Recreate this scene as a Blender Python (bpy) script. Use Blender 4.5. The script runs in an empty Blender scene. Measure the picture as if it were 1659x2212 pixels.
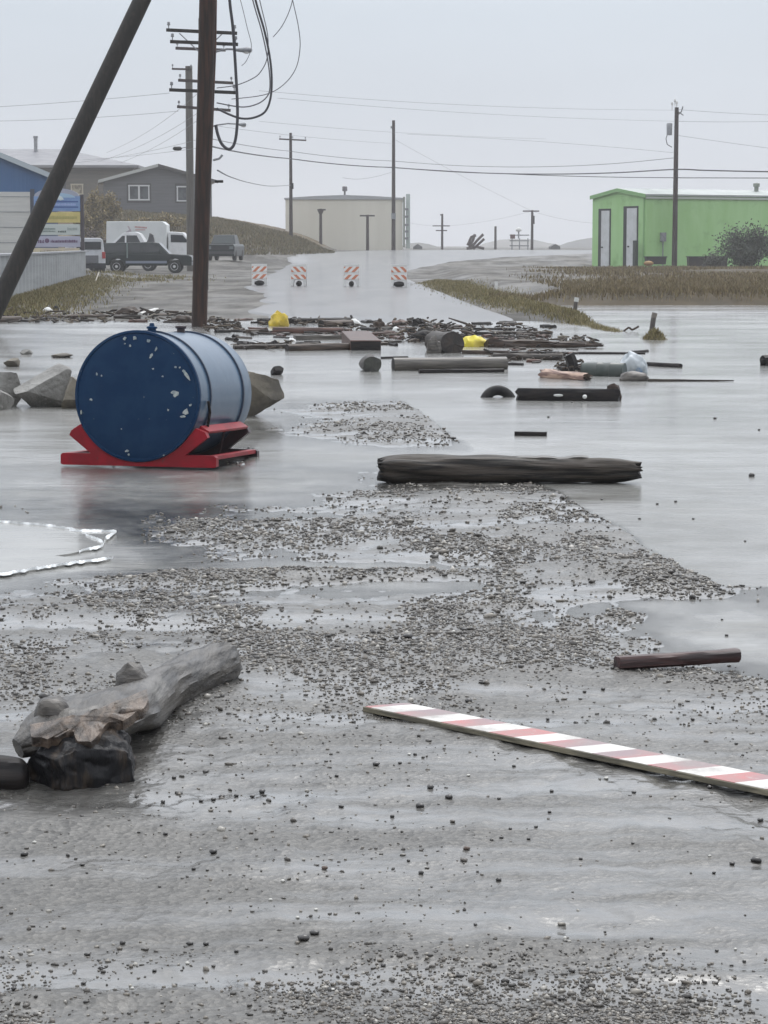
import bpy, bmesh, math, random
import numpy as np
from mathutils import Vector, Matrix, noise as mnoise
R = math.radians
random.seed(7); rng = np.random.default_rng(11)
C = bpy.context.scene.collection
scene = bpy.context.scene

# ------------------------------------------------------------------ camera
HC, FP, HOR = 1.55, 4900.0, 532.0            # eye height, focal length and horizon row (in 1659x2212 pixels)
TH = math.atan((1106 - HOR) / FP)
cd = bpy.data.cameras.new("camera"); cam = bpy.data.objects.new("camera", cd); C.objects.link(cam)
cam.location = (0, 0, HC); cam.rotation_euler = (math.pi / 2 - TH, 0, 0)
cd.sensor_fit = 'VERTICAL'; cd.sensor_height = 36.0; cd.lens = FP / 2212 * 36.0
cd.clip_start = 0.1; cd.clip_end = 9000
scene.camera = cam

# ------------------------------------------------------------------ sky, sun, exposure
SUN_EL, SUN_AZ = 52.0, 18.0
w = bpy.data.worlds.new("World"); scene.world = w; w.use_nodes = True
nt = w.node_tree; nt.nodes.clear()
out = nt.nodes.new("ShaderNodeOutputWorld"); bg = nt.nodes.new("ShaderNodeBackground")
sky = nt.nodes.new("ShaderNodeTexSky"); sky.sky_type = 'NISHITA'; sky.sun_disc = False
sky.sun_elevation = R(SUN_EL); sky.sun_rotation = R(SUN_AZ); sky.air_density = 1.0; sky.dust_density = 4.0
hs = nt.nodes.new("ShaderNodeHueSaturation"); hs.inputs['Saturation'].default_value = 0.35
tc = nt.nodes.new("ShaderNodeTexCoord"); sep = nt.nodes.new("ShaderNodeSeparateXYZ")
cr = nt.nodes.new("ShaderNodeValToRGB")
cr.color_ramp.elements[0].position = 0.0; cr.color_ramp.elements[0].color = (6.7, 6.95, 7.6, 1)
cr.color_ramp.elements[1].position = 1.0; cr.color_ramp.elements[1].color = (23, 23.8, 25, 1)
e = cr.color_ramp.elements.new(0.10); e.color = (6.3, 6.95, 7.75, 1)
e = cr.color_ramp.elements.new(0.3); e.color = (11.5, 12.0, 12.9, 1)
cn = nt.nodes.new("ShaderNodeTexNoise"); cn.inputs['Scale'].default_value = 3.0; cn.inputs['Detail'].default_value = 4
cmap = nt.nodes.new("ShaderNodeMapping"); cmap.inputs['Scale'].default_value = (1, 1, 4)
cmr = nt.nodes.new("ShaderNodeMapRange"); cmr.inputs['To Min'].default_value = 0.89; cmr.inputs['To Max'].default_value = 1.10
cmul = nt.nodes.new("ShaderNodeVectorMath"); cmul.operation = 'SCALE'
mx = nt.nodes.new("ShaderNodeMix"); mx.data_type = 'RGBA'; mx.inputs['Factor'].default_value = 0.88
L = nt.links.new
L(tc.outputs['Generated'], sep.inputs[0]); L(sep.outputs['Z'], cr.inputs['Fac'])
L(tc.outputs['Generated'], cmap.inputs[0]); L(cmap.outputs[0], cn.inputs['Vector']); L(cn.outputs['Fac'], cmr.inputs['Value'])
L(cr.outputs['Color'], cmul.inputs[0]); L(cmr.outputs[0], cmul.inputs['Scale'])
L(sky.outputs['Color'], hs.inputs['Color'])
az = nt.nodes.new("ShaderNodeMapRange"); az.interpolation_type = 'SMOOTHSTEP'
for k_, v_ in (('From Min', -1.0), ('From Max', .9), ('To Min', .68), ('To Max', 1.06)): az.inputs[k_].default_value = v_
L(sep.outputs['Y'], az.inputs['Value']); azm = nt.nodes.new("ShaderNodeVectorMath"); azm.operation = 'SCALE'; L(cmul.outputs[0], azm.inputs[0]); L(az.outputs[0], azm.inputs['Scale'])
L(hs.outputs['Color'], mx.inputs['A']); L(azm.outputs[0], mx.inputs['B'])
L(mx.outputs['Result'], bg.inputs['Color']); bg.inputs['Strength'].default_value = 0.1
L(bg.outputs[0], out.inputs['Surface'])
sd = bpy.data.lights.new("sun", 'SUN'); sd.energy = 0.9; sd.angle = R(25); sd.color = (1.0, 0.97, 0.93)
sun = bpy.data.objects.new("sun", sd); C.objects.link(sun)
_sv = Vector((math.sin(R(SUN_AZ)) * math.cos(R(SUN_EL)), math.cos(R(SUN_AZ)) * math.cos(R(SUN_EL)), math.sin(R(SUN_EL))))
sun.rotation_euler = _sv.to_track_quat('Z', 'Y').to_euler()
scene.view_settings.view_transform = 'Standard'; scene.view_settings.look = 'None'
scene.view_settings.exposure = 0.0; scene.view_settings.gamma = 1.0
scene.render.engine = 'CYCLES'
scene.cycles.use_denoising = True
scene.cycles.max_bounces = 6; scene.cycles.diffuse_bounces = 3; scene.cycles.glossy_bounces = 3
scene.cycles.caustics_reflective = False; scene.cycles.caustics_refractive = False

# ------------------------------------------------------------------ picture <-> place
def ray(px, py):
    xc, yc = (px - 829.5) / FP, -(py - 1106.0) / FP
    return Vector((xc, math.cos(TH) + yc * math.sin(TH), yc * math.cos(TH) - math.sin(TH)))
def gp(px, py, z=0.0):
    d = ray(px, py); t = (z - HC) / d.z
    return Vector((d.x * t, d.y * t, z))
def at(px, py, Y):
    d = ray(px, py); t = Y / d.y
    return Vector((d.x * t, Y, HC + d.z * t))
def mpp(Y): return Y / FP                     # metres per picture pixel at distance Y

# ------------------------------------------------------------------ noise
def _hash(ix, iy, s):
    h = (ix.astype(np.int64) * 374761393 + iy.astype(np.int64) * 668265263 + s * 974711) & 0x7fffffff
    h = ((h ^ (h >> 13)) * 1274126177) & 0x7fffffff
    return ((h ^ (h >> 16)) & 0xffff) / 65535.0
def vnoise(x, y, s=0):
    ix, iy = np.floor(x), np.floor(y); fx, fy = x - ix, y - iy
    fx = fx * fx * (3 - 2 * fx); fy = fy * fy * (3 - 2 * fy)
    a, b = _hash(ix, iy, s), _hash(ix + 1, iy, s); c, d = _hash(ix, iy + 1, s), _hash(ix + 1, iy + 1, s)
    return (a * (1 - fx) + b * fx) * (1 - fy) + (c * (1 - fx) + d * fx) * fy
def fbm(x, y, o=4, s=0):
    r, a, t = 0, 1.0, 0
    for k in range(o):
        r = r + a * vnoise(x, y, s + k * 17); t += a; a *= .5; x = x * 2.03 + 5.1; y = y * 2.03 + 1.7
    return r / t * 2 - 1
def sst(a, b, x):
    t = np.clip((x - a) / (b - a), 0, 1); return t * t * (3 - 2 * t)
def seg_dist(X, Y, pts):
    best = np.full(np.shape(X), 1e9)
    for (x0, y0), (x1, y1) in zip(pts[:-1], pts[1:]):
        dx, dy = x1 - x0, y1 - y0; t = np.clip(((X - x0) * dx + (Y - y0) * dy) / (dx * dx + dy * dy), 0, 1)
        best = np.minimum(best, np.hypot(X - x0 - t * dx, Y - y0 - t * dy))
    return best

# ------------------------------------------------------------------ lie of the land
# gravel bars: picture x, y, half widths in picture pixels, height in metres
BARS = [(1090, 1120, 330, 60, .034), (1330, 1235, 170, 36, .042), (1420, 1262, 90, 20, .03), (480, 1245, 420, 24, .034), (420, 1160, 260, 34, .022),
        (150, 1330, 200, 34, .03), (600, 1330, 300, 26, .022), (900, 925, 130, 55, .030), (800, 880, 110, 22, .022), (760, 960, 170, 40, .016), (960, 985, 120, 24, .034),
        (1000, 1300, 190, 16, .026), (1080, 1440, 190, 32, .016), (230, 1450, 300, 60, .02), (700, 1440, 190, 24, .016), (1350, 1330, 60, 12, .02), (900, 1380, 200, 14, .014),
        (860, 2240, 800, 30, .012), (1480, 2132, 210, 14, .010), (1640, 2135, 110, 20, .006), (300, 2185, 330, 20, .02), (1250, 2060, 230, 14, .010), (820, 2090, 260, 12, .010),
        (520, 1890, 60, 14, .012), (160, 1800, 190, 22, .016), (760, 1690, 260, 10, .010), (1120, 1600, 420, 22, .010), (950, 1500, 260, 20, .010), (420, 1520, 110, 20, .014),
        (1610, 1385, 190, 60, -.05), (120, 1218, 200, 14, -.05), (40, 1190, 210, 45, -.07), (700, 1225, 330, 8, -.03), (950, 1085, 200, 24, .018), (1230, 1180, 150, 32, .018), (1000, 1190, 200, 20, .012), (880, 1262, 230, 10, -.022), (250, 1365, 140, 12, -.02), (340, 1050, 400, 30, -.03)]
_bars = []
for (bx, by, rx, ry, a) in BARS:
    p = gp(bx, by); sx = rx * mpp(p.y); sy = abs(gp(bx, by - ry).y - gp(bx, by + ry).y) / 2
    _bars.append((p.x, p.y, sx, sy, a))
EDGE = [tuple(gp(*q)[:2]) for q in ((600, 735), (720, 790), (850, 852), (950, 925), (1050, 992), (1205, 1068), (1330, 1140), (1450, 1215), (1545, 1268))]
STRIP = [(2.3, 92), (2.75, 74), (3.35, 58), (3.85, 48), (4.25, 41.2)]
_ex = np.array([p[0] for p in EDGE])[::-1]; _ey = np.array([p[1] for p in EDGE])[::-1]
def height(X, Y):
    X = np.asarray(X, float); Y = np.asarray(Y, float)
    n = fbm(X * 1.1, Y * .55, 4, 1); nf = fbm(X * 5, Y * 3.0, 4, 3)
    near = -.006 + .025 * (1 - sst(8.6, 9.9, Y)) + .012 * n * sst(8.6, 10, Y) + .007 * nf + .010 * fbm(X * 12, Y * 7, 3, 41) + (.008 + .008 * sst(9, 10.5, Y)) * fbm(X * .9, Y * 2.6, 4, 61)
    for (bx, by, sx, sy, a) in _bars:
        near = near + a * np.exp(-.5 * (((X - bx) / sx) ** 2 + ((Y - by) / sy) ** 2) * 1.6)
    # east of the gravel edge the paved road lies a little lower
    exx = np.interp(Y, _ey, _ex, left=1.9, right=-3)
    right = sst(-.03, .05, X - exx + .05 * fbm(X * 3, Y * 3, 2, 9)) * sst(9.9, 10.25, Y)
    near = near * (1 - right) + (-.03 + .004 * nf) * right
    flood = -.05 + .018 * n + .012 * nf
    k = sst(16.0, 19.0, Y + 2.0 * (X < -1) - 0) * (1 - sst(22, 24, Y)) * sst(-1.8, -.9, X)      # a few streaks still stick out
    fl = sst(15.3, 17.0, Y)
    z = near * (1 - fl) + (flood * (1 - k) + near * k) * fl
    z = z - .12 * sst(24, 28, Y)
    # dry land beyond the flood
    shore = 47.5 + 1.6 * fbm(X * .5, X * 0 + 3, 3, 5)
    land = .03 + .02 * fbm(X * .6, Y * .16, 3, 21) + .012 * nf
    land = land + np.interp(Y, [0, 140, 165, 212, 260, 6000], [0, 0, .1, 1.12, 1.12, 1.12])
    up = sst(-1.6, 1.2, Y - shore)
    z = z * (1 - up) + land * up
    # lagoon east of the grass strip and its bank
    sx = np.interp(Y, [30, 41, 48, 58, 74, 92, 100], [4.2, 4.2, 3.8, 3.35, 2.75, 2.3, 2.2])
    lag = sst(.2, .9, X - sx) * (1 - sst(59.0, 60.6, Y + .5 * fbm(X * .4, X * 0, 3, 8))) * sst(36, 40, Y)
    z = z * (1 - lag) - .35 * lag
    bank = sst(59.5, 61.5, Y) * sst(.3, 2.0, X - sx) * (1 - sst(120, 165, Y))
    z = z + (.27 + .05 * fbm(X * .3, Y * .1, 3, 2)) * bank
    ds = seg_dist(X, Y, STRIP); wd = np.interp(Y, [40, 50, 92], [.28, .5, .8])
    z = np.maximum(z, -.4) + (.13 + .03 * nf) * np.exp(-(ds / wd) ** 2) * sst(40, 42, Y) + (.38 * np.exp(-(ds / (wd * 1.2)) ** 2) * lag)
    isl = np.exp(-(((X - 4.55) / .22) ** 2 + ((Y - 38.1) / .35) ** 2)); z = z + .3 * isl * (z < .02)
    # hill to the west behind the parked trucks
    hx = np.interp(X, [-60, -22, -16, -14, -11, -8.6, -7.0, -5.2, -4.4], [5.2, 3.6, 3.1, 2.85, 2.15, 1.65, 1.05, .16, 0])
    z = z + hx * sst(158, 186, Y + .3 * X + 4) * (1 - sst(420, 600, Y)) * (1 + .06 * fbm(X * .5, Y * .3, 3, 31))
    z = z + .48 * np.exp(-(((X + 11.0) / 2.3) ** 2 + ((Y - 156) / 9) ** 2))
    # mild slope at the foot of the concrete wall
    wx = np.interp(Y, [45, 53, 97, 110], [-8.4, -9.1, -12.7, -13.7])
    z = z + .25 * (1 - sst(0, 1.6, X - wx)) * sst(49, 54, Y) * (1 - sst(110, 130, Y))
    return z
def hz(x, y): return float(height(np.array([x]), np.array([y]))[0])
def on(px, Y, py=560):
    p = at(px, py, Y); return Vector((p.x, Y, hz(p.x, Y)))

# ------------------------------------------------------------------ materials
def M(name, col, rough=.6, col2=None, scale=6, stretch=(1, 1, 1), lo=.4, hi=.6, detail=5, bump=0, bscale=None, bstretch=None,
      metal=0, coat=0, coatr=.08, spec=.5, col3=None, s3=2, lo3=.62, hi3=.7, rough2=None, space='Object', island=None):
    m = bpy.data.materials.new(name); m.use_nodes = True; t = m.node_tree; b = t.nodes['Principled BSDF']
    b.inputs['Roughness'].default_value = rough; b.inputs['Metallic'].default_value = metal
    b.inputs['Coat Weight'].default_value = coat; b.inputs['Coat Roughness'].default_value = coatr
    b.inputs['Specular IOR Level'].default_value = spec
    N = t.nodes.new; l = t.links.new
    tcn = N("ShaderNodeTexCoord")
    if space == 'World':
        g = N("ShaderNodeNewGeometry"); src = g.outputs['Position']
    else: src = tcn.outputs[space]
    def noise(sc, st, det=detail):
        mp = N("ShaderNodeMapping"); mp.inputs['Scale'].default_value = st; l(src, mp.inputs[0])
        n = N("ShaderNodeTexNoise"); n.inputs['Scale'].default_value = sc; n.inputs['Detail'].default_value = det; n.inputs['Roughness'].default_value = .6
        l(mp.outputs[0], n.inputs['Vector']); return n.outputs['Fac']
    def step(f, a, c):
        r = N("ShaderNodeMapRange"); r.interpolation_type = 'SMOOTHSTEP'; r.inputs['From Min'].default_value = a; r.inputs['From Max'].default_value = c
        l(f, r.inputs['Value']); return r.outputs[0]
    cur = None
    if island:
        g = N("ShaderNodeNewGeometry"); rmp = N("ShaderNodeValToRGB"); rmp.color_ramp.interpolation = 'LINEAR'
        els = rmp.color_ramp.elements
        while len(els) < len(island): els.new(.5)
        for i, c in enumerate(island): els[i].position = c[0]; els[i].color = (*c[1], 1)
        l(g.outputs['Random Per Island'], rmp.inputs['Fac']); cur = rmp.outputs['Color']
    if col2 is not None:
        f = step(noise(scale, stretch), lo, hi)
        mxn = N("ShaderNodeMix"); mxn.data_type = 'RGBA'; l(f, mxn.inputs['Factor'])
        if cur: l(cur, mxn.inputs['A'])
        else: mxn.inputs['A'].default_value = (*col, 1)
        mxn.inputs['B'].default_value = (*col2, 1); cur = mxn.outputs['Result']
        if rough2 is not None:
            rm = N("ShaderNodeMapRange"); rm.inputs['To Min'].default_value = rough; rm.inputs['To Max'].default_value = rough2
            l(f, rm.inputs['Value']); l(rm.outputs[0], b.inputs['Roughness'])
    if col3 is not None:
        f = step(noise(s3, (1, 1, 1)), lo3, hi3)
        mxn = N("ShaderNodeMix"); mxn.data_type = 'RGBA'; l(f, mxn.inputs['Factor'])
        if cur: l(cur, mxn.inputs['A'])
        else: mxn.inputs['A'].default_value = (*col, 1)
        mxn.inputs['B'].default_value = (*col3, 1); cur = mxn.outputs['Result']
    if cur: l(cur, b.inputs['Base Color'])
    else: b.inputs['Base Color'].default_value = (*col, 1)
    if bump:
        bn = N("ShaderNodeBump"); bn.inputs['Strength'].default_value = 1; bn.inputs['Distance'].default_value = bump
        l(noise(bscale or scale, bstretch or stretch), bn.inputs['Height']); l(bn.outputs[0], b.inputs['Normal'])
    return m

m_creo = M("creosoted wood", (.019, .013, .011), .6, (.060, .027, .018), 3, (6, 6, .35), .35, .75, bump=.006, bscale=4, bstretch=(14, 14, .5), spec=.22)
m_creo_d = M("black creosoted wood", (.011, .010, .009), .6, (.028, .022, .018), 3, (6, 6, .35), .4, .75, bump=.006, bscale=4, bstretch=(14, 14, .5), spec=.22)
m_greywood = M("weathered pole wood", (.11, .10, .085), .7, (.06, .055, .05), 3, (6, 6, .35), .4, .7, bump=.005, bscale=4, bstretch=(12, 12, .5))
m_farwood = M("dark pole wood", (.055, .035, .035), .7, (.03, .022, .022), 3, (5, 5, .3))
m_bark = M("wet driftwood", (.045, .036, .029), .5, (.016, .013, .012), 5, (.6, 5, 5), .35, .7, bump=.012, bscale=6, bstretch=(.6, 6, 6), coat=0.10, coatr=.2, spec=.22)
m_bark2 = M("wet brown driftwood", (.070, .048, .035), .5, (.024, .018, .016), 5, (.6, 5, 5), .35, .7, bump=.010, bscale=6, bstretch=(.6, 6, 6), coat=0.08, coatr=.25, spec=.22)
m_bark3 = M("grey driftwood", (.115, .102, .086), .5, (.035, .030, .027), 5, (.5, 6, 6), .3, .7, bump=.010, bscale=6, bstretch=(.6, 8, 8), coat=.3, coatr=.2)
m_logbig = M("soaked log wood", (.052, .042, .034), .5, (.010, .009, .008), 4, (.5, 7, 7), .42, .62, bump=.012, bscale=5, bstretch=(.6, 9, 9), coat=0.08, coatr=.25, spec=.22)
m_redwood = M("reddish plank wood", (.11, .055, .042), .45, (.05, .03, .026), 5, (.5, 6, 6), bump=.006, bscale=6, bstretch=(.6, 8, 8), coat=0.12, spec=.22)
m_dark = M("waterlogged black wood", (.008, .007, .008), .6, (.020, .016, .015), 6, (.7, 4, 4), bump=.006, bscale=6, bstretch=(.6, 6, 6), coat=0.06, coatr=.25, spec=.22)
m_cut = M("dark sawn end", (.020, .021, .026), .6, (.042, .036, .033), 14, (1, 1, 1), bump=.006, bscale=24, spec=.22)
m_pale = M("pale split wood", (.48, .33, .25), .5, (.16, .09, .07), 5, (.7, 5, 5), bump=.006, bscale=6)
m_rubber = M("black rubber", (.013, .013, .014), .55, (.03, .028, .027), 8, bump=.003, bscale=30, spec=.22)
m_metal = M("galvanised steel", (.35, .36, .38), .4, (.25, .26, .28), 8, metal=.7)
m_gmetal = M("grey painted metal", (.30, .31, .33), .5, (.22, .23, .25), 6)
m_wire = M("black cable jacket", (.035, .035, .045), .5)
m_wire2 = M("weathered line wire", (.12, .12, .14), .5)
m_rock = M("grey armour rock", (.26, .255, .24), .6, (.13, .125, .115), 3, (1, 1, 1), .35, .7, bump=.05, bscale=7, col3=(.40, .39, .37), s3=4)
m_rockb = M("brownish armour rock", (.17, .15, .115), .6, (.09, .08, .065), 3, bump=.03, bscale=5)
m_white = M("white plastic", (.78, .78, .77), .4, (.62, .62, .6), 7)
m_foam = M("sea foam", (.80, .82, .83), .55, (.68, .70, .71), 30, bump=.006, bscale=60)
m_yellow = M("yellow plastic", (.68, .50, .045), .4, (.50, .37, .05), 6, bump=.01, bscale=6)
m_yellow2 = M("bright yellow plastic", (.80, .68, .06), .4, (.68, .55, .10), 6, bump=.01, bscale=7)

# ------------------------------------------------------------------ mesh building
class MB:
    def __init__(s): s.v, s.f = [], []
    def add(s, vs, fs):
        o = len(s.v); s.v += [tuple(p) for p in vs]; s.f += [tuple(i + o for i in f) for f in fs]; return s
    def box(s, c, d, rot=None):
        x, y, z = d[0] / 2, d[1] / 2, d[2] / 2
        vs = [Vector(p) for p in ((-x, -y, -z), (x, -y, -z), (x, y, -z), (-x, y, -z), (-x, -y, z), (x, -y, z), (x, y, z), (-x, y, z))]
        if rot is not None: vs = [rot @ p for p in vs]
        return s.add([p + Vector(c) for p in vs], [(0, 3, 2, 1), (4, 5, 6, 7), (0, 1, 5, 4), (1, 2, 6, 5), (2, 3, 7, 6), (3, 0, 4, 7)])
    def prism(s, poly, a, b, axis='Y'):            # polygon in the plane across the axis
        f = {'Y': lambda p, t: (p[0], t, p[1]), 'X': lambda p, t: (t, p[0], p[1]), 'Z': lambda p, t: (p[0], p[1], t)}[axis]
        n = len(poly); vs = [f(p, a) for p in poly] + [f(p, b) for p in poly]
        return s.add(vs, [tuple(range(n))[::-1], tuple(range(n, 2 * n))] + [(i, (i + 1) % n, n + (i + 1) % n, n + i) for i in range(n)])
    def tube(s, pts, r, n=8, caps=True):
        pts = [Vector(p) for p in pts]; rs = r if isinstance(r, (list, tuple)) else [r] * len(pts); vs, fs = [], []
        up0 = None
        for i, p in enumerate(pts):
            d = (pts[min(i + 1, len(pts) - 1)] - pts[max(i - 1, 0)]).normalized()
            if up0 is None: up0 = d.orthogonal().normalized()
            u = (up0 - d * up0.dot(d)).normalized(); up0 = u; q = d.cross(u)
            for k in range(n):
                a = 2 * math.pi * k / n; vs.append(p + (u * math.cos(a) + q * math.sin(a)) * rs[i])
        for i in range(len(pts) - 1):
            for k in range(n):
                k2 = (k + 1) % n; fs.append((i * n + k, i * n + k2, (i + 1) * n + k2, (i + 1) * n + k))
        if caps: fs += [tuple(range(n))[::-1], tuple(range((len(pts) - 1) * n, len(pts) * n))]
        return s.add(vs, fs)
    def lathe(s, prof, n=24, axis='Z', c=(0, 0, 0)):   # profile of (radius, height)
        vs, fs = [], []
        for (r, h) in prof:
            for k in range(n):
                a = 2 * math.pi * k / n; x, y = r * math.cos(a), r * math.sin(a)
                p = {'Z': (x, y, h), 'Y': (x, h, y), 'X': (h, x, y)}[axis]; vs.append((p[0] + c[0], p[1] + c[1], p[2] + c[2]))
        for i in range(len(prof) - 1):
            for k in range(n):
                k2 = (k + 1) % n; fs.append((i * n + k, i * n + k2, (i + 1) * n + k2, (i + 1) * n + k))
        fs += [tuple(range(n))[::-1], tuple(range((len(prof) - 1) * n, len(prof) * n))]
        return s.add(vs, fs)
    def build(s, name, m, parent=None, loc=(0, 0, 0), smooth=False, bevel=0, rot=None):
        me = bpy.data.meshes.new(name); me.from_pydata(s.v, [], s.f)
        bm = bmesh.new(); bm.from_mesh(me); bmesh.ops.recalc_face_normals(bm, faces=bm.faces); bm.to_mesh(me); bm.free()
        me.materials.append(m)
        o = bpy.data.objects.new(name, me); C.objects.link(o)
        if parent is not None: o.parent = parent
        o.location = loc
        if rot is not None: o.rotation_euler = rot
        if smooth:
            me.polygons.foreach_set("use_smooth", [True] * len(me.polygons)); me.set_sharp_from_angle(angle=R(42))
        if bevel:
            b = o.modifiers.new("bevel", 'BEVEL'); b.width = bevel; b.segments = 2; b.limit_method = 'ANGLE'
        return o
def tag(o, label=None, cat=None, group=None, kind=None):
    if label: o['label'] = label
    if cat: o['category'] = cat
    if group: o['group'] = group
    if kind: o['kind'] = kind
    return o
def thing(name, label, cat, loc, rz=0, group=None):
    o = bpy.data.objects.new(name, None); C.objects.link(o); o.location = loc; o.rotation_euler = (0, 0, rz); o.empty_display_size = .2
    return tag(o, label, cat, group)
def copy_tree(o, parent=None):
    c = o.copy(); C.objects.link(c)
    if parent is not None: c.parent = parent
    for ch in list(o.children): copy_tree(ch, c)
    return c
def raw_mesh(name, V, F, m, smooth=False):
    me = bpy.data.meshes.new(name); V = np.asarray(V, np.float32); F = np.asarray(F, np.int32); k = F.shape[1]
    me.vertices.add(len(V)); me.vertices.foreach_set("co", V.ravel())
    me.loops.add(F.size); me.loops.foreach_set("vertex_index", F.ravel())
    me.polygons.add(len(F)); me.polygons.foreach_set("loop_start", np.arange(0, F.size, k, dtype=np.int32))
    if smooth: me.polygons.foreach_set("use_smooth", np.ones(len(F), bool))
    me.update(calc_edges=True); me.validate(); me.materials.append(m)
    o = bpy.data.objects.new(name, me); C.objects.link(o); return o

# ------------------------------------------------------------------ SETTING: ground, water, road
def ground_material():
    m = bpy.data.materials.new("wet gravel ground"); m.use_nodes = True; t = m.node_tree; b = t.nodes['Principled BSDF']
    N, l = t.nodes.new, t.links.new
    g = N("ShaderNodeNewGeometry"); P = g.outputs['Position']
    def noise(sc, st=(1, 1, 1), det=6):
        mp = N("ShaderNodeMapping"); mp.inputs['Scale'].default_value = st; l(P, mp.inputs[0])
        n = N("ShaderNodeTexNoise"); n.inputs['Scale'].default_value = sc; n.inputs['Detail'].default_value = det; n.inputs['Roughness'].default_value = .65
        l(mp.outputs[0], n.inputs['Vector']); return n.outputs['Fac']
    def rng_(f, a, c, x, y):
        r = N("ShaderNodeMapRange"); r.inputs['From Min'].default_value = a; r.inputs['From Max'].default_value = c; r.inputs['To Min'].default_value = x; r.inputs['To Max'].default_value = y
        l(f, r.inputs['Value']); return r.outputs[0]
    def mix(f, a, c):
        q = N("ShaderNodeMix"); q.data_type = 'RGBA'; l(f, q.inputs['Factor'])
        for s_, v in (('A', a), ('B', c)):
            if isinstance(v, tuple): q.inputs[s_].default_value = (*v, 1)
            else: l(v, q.inputs[s_])
        return q.outputs['Result']
    def mth0(op, a, c):
        q = N("ShaderNodeMath"); q.operation = op; l(a, q.inputs[0]); l(c, q.inputs[1]); return q.outputs[0]
    vo = N("ShaderNodeTexVoronoi"); vo.inputs['Scale'].default_value = 62; l(P, vo.inputs['Vector'])
    sepc = N("ShaderNodeSeparateColor"); l(vo.outputs['Color'], sepc.inputs[0])
    c1 = mix(rng_(noise(2.2, (1, .5, 1)), .35, .65, 0, 1), (.074, .070, .063), (.042, .040, .037))
    c2 = mix(rng_(sepc.outputs[0], 0, 1, 0, .55), c1, (.175, .168, .155))
    mud = mix(rng_(noise(1.0, (.55, .16, 1), 8), .40, .60, 0, 1), (.060, .056, .050), (.175, .168, .155))
    sp = N("ShaderNodeSeparateXYZ"); l(P, sp.inputs[0])
    far = rng_(sp.outputs['Y'], 28, 45, 0, 1)
    c3 = mix(far, c2, mud)
    # dead grass and soil on the hill and the lagoon bank
    hill = rng_(sp.outputs['Z'], 1.25, 1.6, 0, 1)
    c4 = mix(hill, c3, mix(rng_(noise(.6), .4, .6, 0, 1), (.125, .100, .055), (.085, .060, .036)))
    bk = N("ShaderNodeMath"); bk.operation = 'MULTIPLY'; l(rng_(sp.outputs['X'], 2.6, 4.6, 0, 1), bk.inputs[0]); l(rng_(sp.outputs['Y'], 55, 60, 0, 1), bk.inputs[1])
    bk2 = N("ShaderNodeMath"); bk2.operation = 'MULTIPLY'; l(bk.outputs[0], bk2.inputs[0]); bk3 = mth0('MAXIMUM', rng_(sp.outputs['Y'], 66, 62, 0, 1), rng_(sp.outputs['X'], 6.0, 12, 0, 1)); l(mth0('MULTIPLY', bk3, rng_(sp.outputs['Y'], 168, 150, 0, 1)), bk2.inputs[1])
    c5 = mix(bk2.outputs[0], c4, mix(rng_(noise(.5), .4, .6, 0, 1), (.085, .065, .038), (.055, .043, .026)))
    l(c5, b.inputs['Base Color'])
    wet = rng_(noise(.35, (.9, .16, 1), 5), .46, .64, .0, 1)
    def mth(op, a, c):
        q = N("ShaderNodeMath"); q.operation = op
        for k_, v_ in enumerate((a, c)):
            if isinstance(v_, (int, float)): q.inputs[k_].default_value = v_
            else: l(v_, q.inputs[k_])
        return q.outputs[0]
    film = mth('MAXIMUM', mth('MULTIPLY', rng_(noise(2.0, (.28, 1.7, 1), 9), .43, .60, 0, 1), rng_(sp.outputs['Z'], .040, .022, 0, 1)), rng_(sp.outputs['Z'], .009, .001, 0, 1))
    film = mth('MULTIPLY', film, rng_(far, 0, 1, 1, 0))
    silt = mix(rng_(noise(2.3, (.40, 1.5, 1), 9), .34, .62, 0, 1), (.042, .039, .034), (.128, .126, .120))
    c6 = mix(mth('MULTIPLY', film, .62), c5, silt); l(c6, b.inputs['Base Color'])
    wetc = mth('MULTIPLY', mth('MULTIPLY', wet, rng_(hill, 0, 1, 1, 0)), mth('MULTIPLY', far, .22))
    l(mth('ADD', mth('MULTIPLY', film, .95), wetc), b.inputs['Coat Weight'])
    l(rng_(far, 0, 1, .55, .12), b.inputs['Specular IOR Level']); b.inputs['Coat IOR'].default_value = 1.33
    l(mth('SUBTRACT', mth('ADD', mth('MULTIPLY', far, .3), rng_(wet, 0, 1, .45, .22)), mth('MULTIPLY', film, .2)), b.inputs['Roughness'])
    b.inputs['Coat Roughness'].default_value = .07
    bm_ = N("ShaderNodeBump"); bm_.inputs['Distance'].default_value = .004; l(vo.outputs['Distance'], bm_.inputs['Height'])
    bm2 = N("ShaderNodeBump"); bm2.inputs['Distance'].default_value = .012; l(noise(9), bm2.inputs['Height']); l(bm_.outputs[0], bm2.inputs['Normal'])
    dry = rng_(film, 0, 1, 1, .22); l(dry, bm_.inputs['Strength']); l(dry, bm2.inputs['Strength'])
    cb_ = N('ShaderNodeBump'); cb_.inputs['Distance'].default_value = .004; l(noise(5, (.6, 1.6, 1), 4), cb_.inputs['Height']); l(cb_.outputs[0], b.inputs['Coat Normal'])
    l(bm2.outputs[0], b.inputs['Normal'])
    return m

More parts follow.
